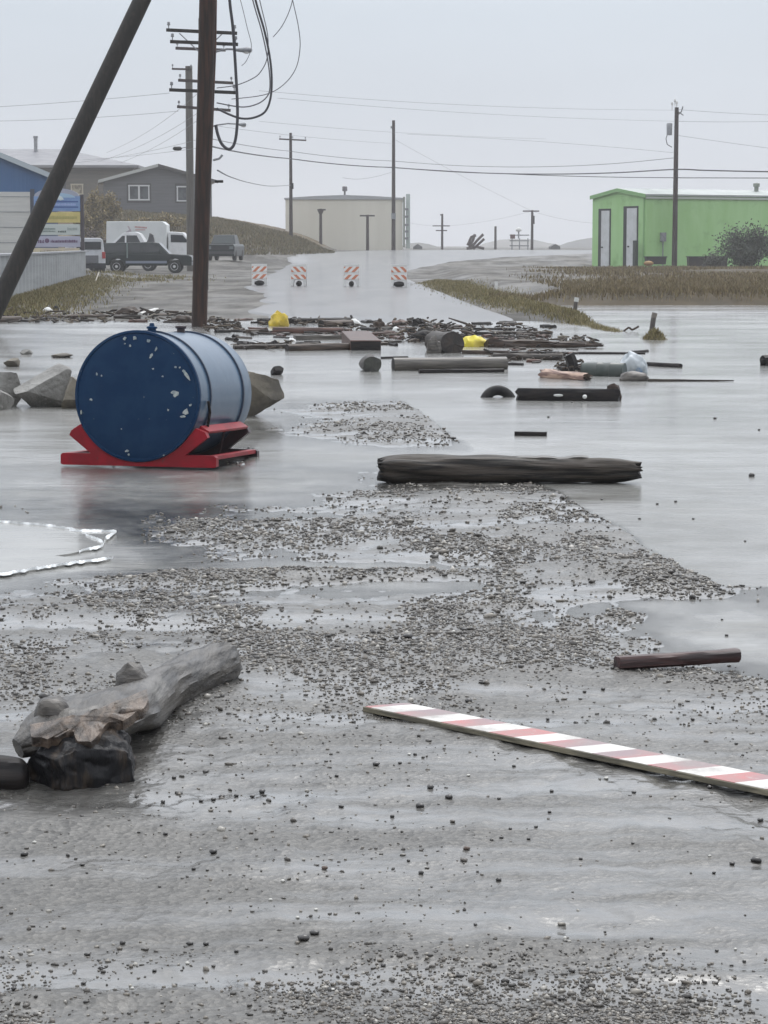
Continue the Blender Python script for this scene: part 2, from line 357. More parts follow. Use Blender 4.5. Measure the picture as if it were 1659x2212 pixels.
yy = np.concatenate([np.arange(2600, 660, -2.0)])
rowsY = np.concatenate([[-4, -2, 0, 1.2, 2.2, 3.0], 7595 / (yy - HOR), np.linspace(60, 300, 160)[1:], np.geomspace(310, 6000, 24)])
tcol = np.concatenate([-np.geomspace(3, .26, 16), np.linspace(-.25, .25, 460), np.geomspace(.26, 3, 16)])
XX = tcol[None, :] * (rowsY[:, None] + 6) * np.where(rowsY[:, None] < 60, rowsY[:, None] / (rowsY[:, None] + 6) * .8 + .3 , 1.0)
XX = tcol[None, :] * (rowsY[:, None] + 1.0 + 6 * (rowsY[:, None] < 1.0))
YY = np.repeat(rowsY[:, None], len(tcol), 1)
ZZ = height(XX, YY)
V = np.stack([XX, YY, ZZ], -1).reshape(-1, 3); nr, ncol = XX.shape
ii = (np.arange(nr - 1)[:, None] * ncol + np.arange(ncol - 1)[None, :]).ravel()
F = np.stack([ii, ii + 1, ii + 1 + ncol, ii + ncol], 1)
ground = raw_mesh("ground", V, F, ground_material(), True); tag(ground, kind='structure')

def water_material(name, base, base2, wave=1.0, clear=0):
    m = bpy.data.materials.new(name); m.use_nodes = True; t = m.node_tree; b = t.nodes['Principled BSDF']
    N, l = t.nodes.new, t.links.new
    g = N("ShaderNodeNewGeometry"); P = g.outputs['Position']
    def noise(sc, st, det=4, ro=.55):
        mp = N("ShaderNodeMapping"); mp.inputs['Scale'].default_value = st; l(P, mp.inputs[0])
        n = N("ShaderNodeTexNoise"); n.inputs['Scale'].default_value = sc; n.inputs['Detail'].default_value = det; n.inputs['Roughness'].default_value = ro
        l(mp.outputs[0], n.inputs['Vector']); return n.outputs['Fac']
    r = N("ShaderNodeMapRange"); r.inputs['From Min'].default_value = .38; r.inputs['From Max'].default_value = .62; l(noise(1.3, (.7, .9, 1), 7, .65), r.inputs['Value'])
    q = N("ShaderNodeMix"); q.data_type = 'RGBA'; q.inputs['A'].default_value = (*base, 1); q.inputs['B'].default_value = (*base2, 1); l(r.outputs[0], q.inputs['Factor'])
    l(q.outputs['Result'], b.inputs['Base Color'])
    b.inputs['IOR'].default_value = 1.33; b.inputs['Roughness'].default_value = .10
    if clear:
        t.nodes.remove(b); o_ = t.nodes['Material Output']
        df = N("ShaderNodeBsdfDiffuse"); l(q.outputs['Result'], df.inputs['Color'])
        tr = N("ShaderNodeBsdfTransparent"); tr.inputs['Color'].default_value = (.93, .93, .90, 1)
        ms = N("ShaderNodeMixShader"); at_ = N('ShaderNodeAttribute'); at_.attribute_name = 'depth'; dr_ = N('ShaderNodeMapRange'); dr_.inputs['From Max'].default_value = .035; dr_.inputs['To Min'].default_value = .10; dr_.inputs['To Max'].default_value = .96; l(at_.outputs['Fac'], dr_.inputs['Value']); l(dr_.outputs[0], ms.inputs[0]); l(tr.outputs[0], ms.inputs[1]); l(df.outputs[0], ms.inputs[2])
        gl = N("ShaderNodeBsdfGlossy"); rz_ = N('ShaderNodeMapRange'); rz_.inputs['From Min'].default_value = .36; rz_.inputs['From Max'].default_value = .64; rz_.inputs['To Min'].default_value = .12; rz_.inputs['To Max'].default_value = .205; l(noise(.55, (.45, .8, 1), 7, .65), rz_.inputs['Value']); l(rz_.outputs[0], gl.inputs['Roughness'])
        fr = N("ShaderNodeFresnel"); fr.inputs['IOR'].default_value = 1.33
        m2 = N("ShaderNodeMixShader"); l(fr.outputs[0], m2.inputs[0]); l(ms.outputs[0], m2.inputs[1]); l(gl.outputs[0], m2.inputs[2]); l(m2.outputs[0], o_.inputs['Surface'])
    b1 = N("ShaderNodeBump"); b1.inputs['Distance'].default_value = .028 * wave; l(noise(2.2, (.6, 1.5, 1), 5), b1.inputs['Height'])
    b2 = N("ShaderNodeBump"); b2.inputs['Distance'].default_value = .006 * wave; l(noise(13, (.7, 1.5, 1), 4), b2.inputs['Height']); l(b1.outputs[0], b2.inputs['Normal'])
    if clear:
        for nd in (gl, fr): l(b2.outputs[0], nd.inputs['Normal'])
    else: l(b2.outputs[0], b.inputs['Normal'])
    return m
m_water = water_material("turbid flood water", (.23, .225, .205), (.38, .38, .37), .26, .35)
kr = rowsY > -3.9
water = raw_mesh("water", np.stack([XX, YY, np.zeros_like(XX)], -1).reshape(-1, 3), F, m_water, True); tag(water, kind='structure')
dep = np.clip(-ZZ, 0, 1).astype(np.float32).ravel(); da = water.data.attributes.new("depth", 'FLOAT', 'POINT'); da.data.foreach_set("value", dep)

def road_material():
    m = M("wet asphalt", (.075, .077, .082), .42, (.125, .125, .128), 1.0, (.8, .12, 1), .35, .65, coat=.32, coatr=.12, bump=.004, bscale=40, rough2=.45, space='World')
    return m
RS = [(44, -2.3, 3.0), (48, -2.6, 2.75), (60, -3.4, 2.35), (86, -5.0, 1.6), (110, -6.0, 1.1), (140, -6.6, 1.45), (160, -7.0, 2.8), (176, -7.0, 5.2), (190, -6.4, 10.5), (200, -5.4, 18), (208, -4, 34), (214, -2, 60), (222, 4, 90)]
ys = np.concatenate([np.arange(44, 222, 1.0), [222]]); us = np.linspace(0, 1, 40)
xl = np.interp(ys, [r[0] for r in RS], [r[1] for r in RS]); xr = np.interp(ys, [r[0] for r in RS], [r[2] for r in RS])
xl = xl + .7 * fbm(ys * .22, ys * 0, 4, 55); RX = xl[:, None] + (xr - xl)[:, None] * us[None, :]; RY = np.repeat(ys[:, None], len(us), 1)
RZ = height(RX, RY) + .035 - .06 * (np.abs(us[None, :] - .5) > .49)
nr, ncol = RX.shape; ii = (np.arange(nr - 1)[:, None] * ncol + np.arange(ncol - 1)[None, :]).ravel()
road = raw_mesh("road", np.stack([RX, RY, RZ], -1).reshape(-1, 3), np.stack([ii, ii + 1, ii + 1 + ncol, ii + ncol], 1), road_material(), True); tag(road, kind='structure')

# far low hills
def hills(name, pts, Y, depth, col):
    mb = MB(); ps = []
    for (px, py) in pts: ps.append(at(px, py, Y))
    n = len(ps); vs = []
    for p in ps: vs += [(p.x, Y - depth, -1), (p.x, Y, p.z), (p.x, Y + depth, -1)]
    fs = []
    for i in range(n - 1):
        a = i * 3; fs += [(a, a + 3, a + 4, a + 1), (a + 1, a + 4, a + 5, a + 2)]
    mb.add(vs, fs); return tag(mb.build(name, M(name + " cover", col, .9, tuple(c * .7 for c in col), .02), smooth=True), kind='structure')
hills("hill", [(1180, 540), (1205, 532), (1225, 524), (1250, 518), (1275, 514), (1310, 511), (1400, 518), (1500, 516), (1640, 522), (1760, 530), (1900, 540)], 750, 60, (.10, .10, .10))
hills("hill", [(1020, 540), (1045, 526), (1080, 518), (1110, 516), (1150, 517), (1180, 524), (1225, 532), (1250, 540)], 950, 60, (.16, .15, .14))
hills("hill", [(840, 540), (880, 526), (905, 524), (925, 527), (950, 534), (965, 540)], 700, 50, (.13, .125, .115))

# shallow wave running up on the gravel at the left, with its foam lip
WASH = [(-160, 1120), (-40, 1126), (40, 1134), (110, 1140), (165, 1150), (252, 1153), (228, 1168), (222, 1186), (168, 1197), (120, 1204), (240, 1212), (150, 1223), (60, 1238), (-20, 1250), (-160, 1262)]
wp = []
for a, b2 in zip(WASH, WASH[1:] + WASH[:1]):
    for k in range(6):
        u = k / 6; x = a[0] * (1 - u) + b2[0] * u; y = a[1] * (1 - u) + b2[1] * u
        wp.append((x + 7 * mnoise.noise(Vector((x * .05, y * .1, 3))), y + 2.2 * mnoise.noise(Vector((x * .06, y * .1, 9)))))
mb = MB(); mb.prism([(gp(x, y)[0], gp(x, y)[1]) for x, y in wp], -.03, .010, 'Z')
m_wash = water_material("sandy wash water", (.27, .265, .25), (.34, .335, .315), .12)
tag(mb.build("water_wash", m_wash), kind='structure')
def foam_ribbon(pts, wpx, name="foam"):
    V2, F2 = [], []
    r = random.Random(len(pts))
    dense = []
    for a, b2 in zip(pts[:-1], pts[1:]):
        k = max(2, int(math.hypot(b2[0] - a[0], b2[1] - a[1]) / 3))
        dense += [(a[0] + (b2[0] - a[0]) * i / k, a[1] + (b2[1] - a[1]) * i / k) for i in range(k)]
    vs, fs = [], []
    for i_, (x, y) in enumerate(dense):
        ww = wpx * (.03 + max(0, .30 + 1.3 * mnoise.noise(Vector((x * .06, y * .1, 1))) + .5 * mnoise.noise(Vector((x * .2, y * .3, 8)))))
        yj = y + 1.6 * mnoise.noise(Vector((x * .05, y * .1, 5)))
        a0, a1 = gp(x, yj - ww), gp(x, yj + ww * .8); c = (a0 + a1) / 2
        vs += [(a0.x, a0.y, .0115), (c.x, c.y, .021 + .006 * mnoise.noise(Vector((x * .3, y, 2)))), (a1.x, a1.y, .0105)]
    for i in range(len(dense) - 1):
        a = 3 * i; fs += [(a, a + 3, a + 4, a + 1), (a + 1, a + 4, a + 5, a + 2)]
    return vs, fs
mb = MB()
mb.add(*foam_ribbon([(-120, 1125), (-40, 1128), (40, 1135), (110, 1141), (165, 1150)], 1.6))
mb.add(*foam_ribbon([(150, 1151), (200, 1152), (254, 1153)], 3.2)); mb.add(*foam_ribbon([(252, 1154), (228, 1168), (222, 1185), (168, 1197)], 5))
mb.add(*foam_ribbon([(244, 1211), (150, 1223), (60, 1238), (-20, 1250), (-120, 1259)], 3))
mb.add(*foam_ribbon([(185, 1160), (225, 1176)], 5))
tag(mb.build("foam", m_foam, smooth=True), "white foam along the edge of the shallow wave on the gravel", "foam", kind='stuff')

# loose gravel: thousands of small stones on the bars
ICO = None
def ico(sub=1):
    bm = bmesh.new(); bmesh.ops.create_icosphere(bm, subdivisions=sub, radius=1); bm.verts.ensure_lookup_table()
    v = np.array([q.co[:] for q in bm.verts]); f = np.array([[q.index for q in p.verts] for p in bm.faces]); bm.free(); return v, f
IV, IF = ico(1)
def gravel_field(name, label, X, Y, S, zoff, m):
    n = len(X); zb = np.maximum(height(X, Y), 0) + zoff
    jit = 1 + .28 * rng.standard_normal((n, len(IV), 1)).clip(-1.4, 1.4)
    ang = rng.uniform(0, 2 * np.pi, n); ca, sa = np.cos(ang)[:, None], np.sin(ang)[:, None]
    v = IV[None] * jit * np.stack([rng.uniform(.8, 1.4, n), rng.uniform(.6, 1, n), rng.uniform(.45, .8, n)], 1)[:, None, :] * S[:, None, None]
    x = v[..., 0] * ca - v[..., 1] * sa + X[:, None]; y = v[..., 0] * sa + v[..., 1] * ca + Y[:, None]; z = v[..., 2] + zb[:, None] + S[:, None] * .15
    V3 = np.stack([x, y, z], -1).reshape(-1, 3); F3 = (IF[None] + (np.arange(n) * len(IV))[:, None, None]).reshape(-1, 3)
    return tag(raw_mesh(name, V3, F3, m), label, "gravel", kind='stuff')
m_peb = M("mixed gravel stones", (.1, .1, .1), .42, (.05, .046, .042), 40, island=[(0, (.032, .029, .026)), (.35, (.065, .058, .050)), (.62, (.115, .10, .084)), (.86, (.19, .168, .138)), (1, (.42, .40, .36))], lo=.5, hi=.8, coat=.3, coatr=.2)
NG = 110000
py = rng.uniform(860, 2330, NG * 3); px = rng.uniform(-120, 1780, NG * 3)
Yg = 7595 / (py - HOR); Xg = (px - 829.5) / FP * Yg; zg = height(Xg, Yg)
cl = vnoise(Xg * 2.2, Yg * 1.3, 77) * .6 + vnoise(Xg * 7, Yg * 4, 78) * .4
pr = np.clip((zg + .006) / .022, 0, 1) ** 1.5 * np.clip((cl - .3) / .3, 0.05, 1) * np.interp(py, [860, 1000, 1330, 1480, 1600, 2080, 2180, 2330], [1, 1, .85, .38, .018, .012, .2, .45])
keep = rng.uniform(0, 1, len(pr)) < pr * 1.2; Xg, Yg = Xg[keep][:NG], Yg[keep][:NG]; print('gravel', keep.sum())
Sg = np.exp(rng.normal(math.log(.0052), .45, len(Xg))).clip(.003, .022) * np.interp(Yg, [4, 7, 11, 22], [.55, .7, 1.15, 1.5])
gravel_field("gravel", "grey and brown gravel stones strewn over the wet bars of the flooded road", Xg, Yg, Sg, 0, m_peb)

# ================================================================== THE BLUE FUEL TANK ON ITS RED SKID
m_tank = M("blue tank paint", (.004, .030, .085), .5, (.008, .038, .095), 5, coat=.08, coatr=.2, spec=.12, bump=.002, bscale=7, col3=(.10, .13, .16), s3=26, lo3=.69, hi3=.72)  # head darker: the shade on its near side is put into the colour
m_shell = M("lit blue tank paint", (.040, .092, .160), .38, (.070, .128, .205), 3, lo=.3, hi=.7, coat=.35, coatr=.16, bump=.003, bscale=5, col3=(.30, .34, .37), s3=18, lo3=.70, hi3=.74)  # shell paler than the head: light from above put into the colour
m_band = M("dark blue band", (.035, .055, .095), .4)
m_red = M("red skid paint", (.30, .007, .018), .45, (.22, .008, .016), 6, spec=.25, coat=.04, coatr=.2, col3=(.12, .03, .03), s3=9, lo3=.64, hi3=.74)
m_chip = M("bare chipped primer", (.50, .53, .50), .6, (.28, .34, .36), 30)
m_flat = M("dark steel", (.030, .022, .028), .4, (.055, .03, .035), 9)
TR, TL = .457, 1.34
fc = gp(296, 1012, .0)
tank = thing("fuel_tank", "big blue fuel tank with chipped paint lying on a red steel skid", "fuel tank", (fc.x, fc.y, .015), R(-13))
tilt = Matrix.Rotation(R(-2.4), 4, 'X')
def tk(o):                                       # whole tank and skid lean a little to the rear
    o.data.transform(tilt); return o
zc = TR + .035                                   # axis height over the skid base
prof = [(TR, .0), (TR, .03)]
mb = MB(); k = 64
def shell_prof():
    p = [(TR - .002, .012)]
    for y in np.linspace(.02, TL - .03, 14): p.append((TR - .006, float(y)))
    return p + [(TR - .03, TL + .02), (TR * .72, TL + .075), (TR * .35, TL + .10), (.01, TL + .105)]
mb.lathe(shell_prof(), k, 'Y', (0, 0, zc)); shell = tk(mb.build("shell", m_shell, tank, smooth=True))
mb = MB(); mb.lathe([(TR + .004, .03), (TR + .006, .012), (TR + .004, .0), (TR - .012, -.004), (TR - .018, .004), (TR - .06, -.006), (TR * .6, -.016), (TR * .3, -.02), (.01, -.021)], k, 'Y', (0, 0, zc))
head = tk(mb.build("front_head", m_tank, tank, smooth=True))
for y in (.27, 1.08):
    mb = MB(); mb.lathe([(TR - .01, y - .012), (TR + .007, y - .010), (TR + .007, y + .010), (TR - .01, y + .012)], k, 'Y', (0, 0, zc)); tk(mb.build("band", m_band, tank, smooth=True))
# chipped paint on the head: flat irregular patches (picture position -> place on the disc)
def disc(zx, zy):
    return ((zx - 777) / 362 * TR, (542 - zy) / 377 * TR)
rr = random.Random(3)
def chip(zx, zy, w_, h_, ang=0, n=11):
    x, z = disc(zx, zy); poly = []
    for i in range(n):
        a = 2 * math.pi * i / n; q = rr.uniform(.55, 1.15); u, v = math.cos(a) * w_ * q * .8 / 802 / 2, math.sin(a) * h_ * q * .8 / 802 / 2
        poly.append((x + u * math.cos(ang) - v * math.sin(ang), zc + z + u * math.sin(ang) + v * math.cos(ang)))
    yb = -.0075 - .016 * max(0, 1 - math.hypot(x, z) / TR)
    mb = MB(); mb.prism(poly, yb - .004, yb + .012, 'Y'); tk(mb.build('paint_chip', m_chip, head))
for c_ in ((765, 207, 30, 28), (707, 210, 24, 26), (846, 221, 26, 24), (708, 240, 16, 10), (740, 250, 14, 18), (862, 310, 22, 40, -.4), (890, 268, 14, 34, -.3), (1004, 372, 20, 16), (1028, 372, 14, 14), (1068, 418, 22, 90, .62), (1050, 395, 20, 34, .6),
           (1005, 524, 56, 46), (990, 515, 40, 26, .5), (1062, 628, 46, 54, -.5), (1046, 654, 40, 22), (1090, 588, 20, 20), (510, 565, 22, 20), (545, 418, 12, 22, .3), (573, 425, 12, 14), (875, 382, 18, 12), (930, 425, 16, 12), (962, 618, 14, 18), (722, 858, 30, 24), (730, 880, 18, 16), (935, 880, 12, 10), (690, 732, 10, 10), (450, 640, 10, 30)):
    chip(*c_)
# filler pipe and vent cap on top
mb = MB(); mb.lathe([(.03, 0), (.03, .03), (.038, .032), (.038, .045), (.02, .05), (.016, .07), (.005, .072)], 14, 'Z', (.04, .20, zc + TR - .015)); tk(mb.build("vent_cap", m_tank, tank, smooth=True))
mb = MB(); mb.lathe([(.03, 0), (.03, .03), (.042, .034), (.042, .05), (.01, .055)], 14, 'Z', (.02, .92, zc + TR - .01)); tk(mb.build("filler_cap", m_flat, tank, smooth=True))
# skid: two cradles, side rails
def cradle(y0, y1, m, nm):
    mb = MB(); n = 26
    def arcpts(s):                               # inner edge follows the tank
        return [(s * (TR + .008) * math.sin(a), zc - (TR + .008) * math.cos(a)) for a in np.linspace(.0, R(52), n)]
    for s in (-1, 1):
        a = arcpts(s)
        poly = a + [(s * .425, .275), (s * .495, .245), (s * .51, .21), (s * .352, .086), (s * .351, .085), (s * .56, .083), (s * .575, .07), (s * .575, .008), (s * .56, 0), (0, 0)]
        poly = [(x, z) for x, z in poly]
        mb.prism(poly if s > 0 else poly[::-1], y0, y1, 'Y')
    # one solid: bridge under the belly
    return tk(mb.build(nm, m, tank, bevel=.004))
cradle(.015, .075, m_red, "cradle"); cradle(1.04, 1.10, m_flat, "cradle")  # rear cradle darker than the front one
for s in (-1, 1):
    mb = MB(); mb.box((s * .468, .56, .262), (.075, .97, .022), Matrix.Rotation(s * .55, 3, 'Y')); tk(mb.build("side_rail", m_red, tank, bevel=.004))
    mb = MB(); mb.box((s * .535, .56, .068), (.06, .96, .03)); tk(mb.build("base_rail", m_red, tank, bevel=.004))
    mb = MB(); mb.tube([(s * .45, .62, .25), (s * .40, .66, .06)], .010, 6); tk(mb.build("brace_rod", m_flat, tank))
mb = MB(); mb.tube([(.455, .20, .28), (.472, .20, .38), (.462, .19, .46)], .011, 6); tk(mb.build("strap_hook", m_dark, tank))

# ================================================================== LOGS, PLANKS
def frame(p0, p1):
    d = (p1 - p0); L_ = d.length; d.normalize(); return d, L_
def log(name, label, cat, p0, p1, r0, r1, m, seed=0, n=18, seg=20, rough=.14, jag=.0, squash=.9, cut=None, group=None, bend=0.0, kind=None, sink=.55, square=0, parts=True, taper=0.0):
    """a wooden log or beam lying from p0 to p1 (points on the water or ground), local X along it"""
    d, L_ = frame(p0, p1); mid = (p0 + p1) / 2; rz = math.atan2(d.y, d.x); ry = -math.asin(max(-1, min(1, d.z)))
    rm = max(r0, r1); base = Vector((mid.x, mid.y, min(p0.z, p1.z) if abs(d.z) > .02 else mid.z)); vs, fs = [], []
    rs = random.Random(seed); ph = rs.uniform(0, 99)
    ends0 = [rs.uniform(-1, 1) for _ in range(seg)]; ends1 = [rs.uniform(-1, 1) for _ in range(seg)]
    for i in range(n + 1):
        u = i / n; x = (u - .5) * L_; r = r0 + (r1 - r0) * u
        for k in range(seg):
            a = 2 * math.pi * k / seg; c_, s_ = math.cos(a), math.sin(a)
            q = 1 + rough * (mnoise.noise(Vector((c_ * 1.6, s_ * 1.6, x / rm * .35 + ph))) * 1.3 + .6 * mnoise.noise(Vector((c_ * 4, s_ * 4, x / rm * .6 + ph * 2))))
            q *= 1 - taper * math.exp(-u / .05) - taper * math.exp(-(1 - u) / .05)
            if square: q *= min(1 / max(abs(c_), abs(s_)), 1.28)
            ex = x
            if i == 0: ex -= jag * rm * ends0[k]
            if i == n: ex += jag * rm * ends1[k]
            vs.append((ex, r * q * c_ + bend * L_ * (u - .5) ** 2, r * q * s_ * squash))
        if False: pass
    for i in range(n):
        for k in range(seg):
            k2 = (k + 1) % seg; fs.append((i * seg + k, i * seg + k2, (i + 1) * seg + k2, (i + 1) * seg + k))
    lift = rm * squash * sink
    if cut is None or not parts:
        mb = MB(); mb.add(vs, fs + [tuple(range(seg))[::-1], tuple(range(n * seg, n * seg + seg))])
        o = mb.build(name, m, None, (mid.x, mid.y, mid.z + lift), True, rot=(0, ry, rz)); return tag(o, label, cat, group, kind)
    t = thing(name, label, cat, (mid.x, mid.y, mid.z), 0, group); t.rotation_euler = (0, ry, rz)
    mb = MB(); mb.add([(a, b, c_ + lift) for a, b, c_ in vs], fs); mb.build("trunk", m, t, smooth=True)
    for (i, sgn) in ((0, -1), (n, 1)):
        ring = vs[i * seg:(i + 1) * seg]; cx = sum(p[0] for p in ring) / seg; cy = sum(p[1] for p in ring) / seg; cz = sum(p[2] for p in ring) / seg
        in1 = [((p[0] + cx) / 2 + sgn * .003, (p[1] + cy) / 2, (p[2] + cz) / 2) for p in ring]
        mb = MB(); al = [(p[0], p[1], p[2] + lift) for p in ring] + [(p[0], p[1], p[2] + lift) for p in in1] + [(cx + sgn * .004, cy, cz + lift)]
        ff = [(k, (k + 1) % seg, seg + (k + 1) % seg, seg + k) for k in range(seg)] + [(seg + k, seg + (k + 1) % seg, 2 * seg) for k in range(seg)]
        mb.add(al, ff); mb.build("cut_end", cut, t, smooth=True)
    return t
def plog(name, label, cat, x0, y0, x1, y1, th0, m, th1=None, z=0.0, **kw):
    """the same from picture points (where it meets the water) and picture thickness"""
    p0, p1 = gp(x0, y0, z), gp(x1, y1, z); th1 = th1 or th0
    kw.setdefault('sink', .45)
    return log(name, label, cat, p0, p1, th0 * mpp(p0.y) / 2 / (.5 + kw['sink'] / 2) * .96, th1 * mpp(p1.y) / 2 / (.5 + kw['sink'] / 2) * .96, m, **kw)

# the big soaked log lying across the middle
p0, p1 = gp(822, 1046, 0), gp(1388, 1052, 0)
log("driftwood_log", "long dark waterlogged log lying across the edge of the gravel in mid road", "log", p0 + Vector((0, .1, .0)), p1 + Vector((0, .25, .0)), .120, .090, m_logbig, 5, 60, 48, .12, .22, .88, m_dark, sink=.80, taper=.30)
mb = MB()
a0, a1 = gp(1010, 1012, .13), gp(1285, 1012, .13)
n = 12; vs, fs = [], []
for i in range(n + 1):
    u = i / n; x = -.30 + .60 * u; wob = .012 * mnoise.noise(Vector((u * 5, 1, 2)))
    vs += [(x, -.028 - wob, 0), (x, .05 + wob, 0), (x, .05 + wob, .022 + wob), (x, -.028 - wob, .016 + wob)]
for i in range(n):
    a = i * 4
    for k in range(4): fs.append((a + k, a + (k + 1) % 4, a + 4 + (k + 1) % 4, a + 4 + k))
mb.add(vs, fs + [(0, 1, 2, 3), (n * 4 + 3, n * 4 + 2, n * 4 + 1, n * 4)])
log_obj = [o for o in C.objects if o.name.startswith("driftwood_log")][0]
sl = mb.build("splinter", m_bark3, log_obj, (.22, -.0, .153), True)

# foreground driftwood: a grey log ending in a dark broken stump
p0, p1 = gp(268, 1585, .0), gp(472, 1490, .0)
dw = thing("driftwood", "grey driftwood trunk with a dark broken stump end on the foreground gravel", "driftwood", gp(240, 1640, 0))
og = dw.location.copy()
def ring_body(cs, rs_, seed, seg=26, rough=.13):
    """tube along 3-D centres with elliptical noisy rings (world points, local to the trunk)"""
    vs, fs = [], []; n = len(cs)
    for i in range(n):
        d = (Vector(cs[min(i + 1, n - 1)]) - Vector(cs[max(i - 1, 0)])).normalized(); side = d.cross(Vector((0, 0, 1))).normalized(); up = side.cross(d)
        for k in range(seg):
            a = 2 * math.pi * k / seg; q = 1 + rough * (.8 * mnoise.noise(Vector((math.cos(a) * 1.5, math.sin(a) * 1.5, i * .09 + seed))) + .7 * mnoise.noise(Vector((math.cos(a) * 4, math.sin(a) * 4, i * .12 + seed * 2))) + .35 * mnoise.noise(Vector((math.cos(a) * 9, math.sin(a) * 9, i * .16 + seed))))
            rx, rz_ = rs_[i]; vs.append(Vector(cs[i]) + side * (rx * q * math.cos(a)) + up * (rz_ * q * math.sin(a)) - og)
    for i in range(n - 1):
        for k in range(seg):
            k2 = (k + 1) % seg; fs.append((i * seg + k, i * seg + k2, (i + 1) * seg + k2, (i + 1) * seg + k))
    return vs, fs + [tuple(range(seg))[::-1], tuple(range((n - 1) * seg, n * seg))]
ctr = [(500, 1452, .075), (492, 1455, .077), (470, 1463, .080), (430, 1480, .083), (390, 1500, .085), (350, 1525, .088), (310, 1560, .095), (270, 1590, .115), (225, 1620, .14), (180, 1640, .15), (130, 1652, .145), (80, 1662, .12), (40, 1668, .10)]
cs = []
for (x, y, z) in ctr:
    q = gp(x, y + 22, 0); cs.append((q.x, q.y, z))
rs_ = [(.035, .04), (.062, .066), (.075, .075), (.08, .078), (.08, .078), (.08, .078), (.088, .080), (.105, .075), (.125, .07), (.13, .065), (.12, .06), (.085, .05), (.03, .03)]
def dense(a, k=4):
    a = np.array(a, float); t = np.linspace(0, len(a) - 1, (len(a) - 1) * k + 1); return np.stack([np.interp(t, np.arange(len(a)), a[:, j]) for j in range(a.shape[1])], 1)
mb = MB(); mb.add(*ring_body(dense(cs, 8), dense(rs_, 8), 4.3, 44, .19)); mb.build("trunk", M("wet grey trunk wood", (.075, .066, .055), .5, (.020, .017, .015), 4, (7, .7, 7), .36, .66, bump=.012, bscale=5, bstretch=(9, .8, 9), col3=(.125, .115, .102), s3=3, lo3=.58, hi3=.7, coat=.35, coatr=.2), dw, smooth=True)
# broken stump: chunky block with a flat dark break facing right
S = []
def sp(x, y, z, dy=0): q = gp(x, y, z) + Vector((0, dy, 0)); return q - og
b0 = gp(110, 1722, 0).y
front = [(98, 1722, 0.0), (190, 1712, 0.0), (288, 1688, 0.0), (296, 1640, .055), (290, 1585, .10), (262, 1556, .145), (228, 1552, .16), (180, 1590, .145), (120, 1612, .135), (60, 1610, .14), (44, 1640, .11), (70, 1680, .04)]
b0 = gp(110, 1722, 0).y
def plane_pt(x, y, Y): return at(x, y, Y) - og
cst = plane_pt(175, 1655, b0 + .15); v, f = ico(6); P = []
CUTS = [((.42, -.90, .05), .60), ((-.62, -.76, -.12), .66), ((.97, .1, .1), .80), ((-.80, .1, .58), .74), ((.15, -.3, .94), .80), ((-.35, -.55, .75), .80), ((.45, -.55, .70), .80), ((-.7, -.3, -.65), .72)]
for p in v:
    p = Vector(p); p = p * (1 + .10 * mnoise.noise(p * 1.7 + Vector((4, 0, 0))))
    for n_, d_ in CUTS:
        n_ = Vector(n_).normalized(); e_ = p.dot(n_) - d_ - .05 * mnoise.noise(p * 3 + n_ * 5)
        if e_ > 0: p = p - n_ * e_
    fib = mnoise.noise(Vector((p.x * 9, p.y * 9, p.z * 1.6))) * .035 + mnoise.noise(Vector((p.x * 24, p.y * 24, p.z * 4))) * .018 + max(0, mnoise.noise(p * 5 + Vector((9, 0, 0))) - .15) * -.16
    p = p * (1 + fib); P.append(Vector((p.x * .185, p.y * .20, p.z * .128)) + cst)
P = [Vector((p.x, p.y, max(p.z, -.03 - og.z))) for p in P]
mb = MB(); mb.add(P, [tuple(t_) for t_ in f])
mb.build("stump", M("wet broken stump wood", (.010, .010, .012), .5, (.062, .046, .034), 4, (3, 3, .8), lo=.50, hi=.66, bump=.014, bscale=7, bstretch=(5, 5, .8), coat=.1, coatr=.3, spec=.25), dw, smooth=True)
# torn slab of brown wood over the stump, and two knots
slab = [(318, 1490), (322, 1512), (300, 1535), (275, 1552), (240, 1560), (225, 1570), (212, 1588), (196, 1604), (170, 1600), (160, 1580), (130, 1592), (100, 1598), (70, 1590), (62, 1568), (110, 1556), (170, 1545), (230, 1525), (280, 1505)]
m_slab = M("torn brown wood", (.155, .112, .082), .5, (.045, .033, .026), 5, (6, 1.2, 6), .38, .62, bump=.012, bscale=14, coat=.25, coatr=.25)
sl2 = []
for a_, c_ in zip(slab, slab[1:] + slab[:1]):
    for k in range(6): u = k / 6; x = a_[0] * (1 - u) + c_[0] * u; y = a_[1] * (1 - u) + c_[1] * u; sl2.append((x + 7 * mnoise.noise(Vector((x * .045, y * .045, 1))), y + 7 * mnoise.noise(Vector((x * .05, y * .05, 7)))))
slab = sl2
vs, fs = [], []
for (x, y) in slab:
    Yb = b0 + .03 + (1604 - y) / 110 * .30 + (x - 100) / 190 * .02; q = plane_pt(x, y, Yb); vs.append(q)
n = len(slab); cm = sum(vs, Vector()) / n
low = [v + Vector((0, .012, -.030)) for v in vs]; top = [cm + (v - cm) * .55 + Vector((0, 0, .010 + .02 * mnoise.noise(v * 25))) for v in vs]
fs = [(k, (k + 1) % n, n + (k + 1) % n, n + k) for k in range(n)] + [(k, (k + 1) % n, 2 * n + (k + 1) % n, 2 * n + k) for k in range(n)] + [tuple(range(2 * n, 3 * n)), tuple(range(n, 2 * n))[::-1]]
mb = MB(); mb.add(vs + low + top, fs); mb.build("torn_slab", m_slab, dw, smooth=True)
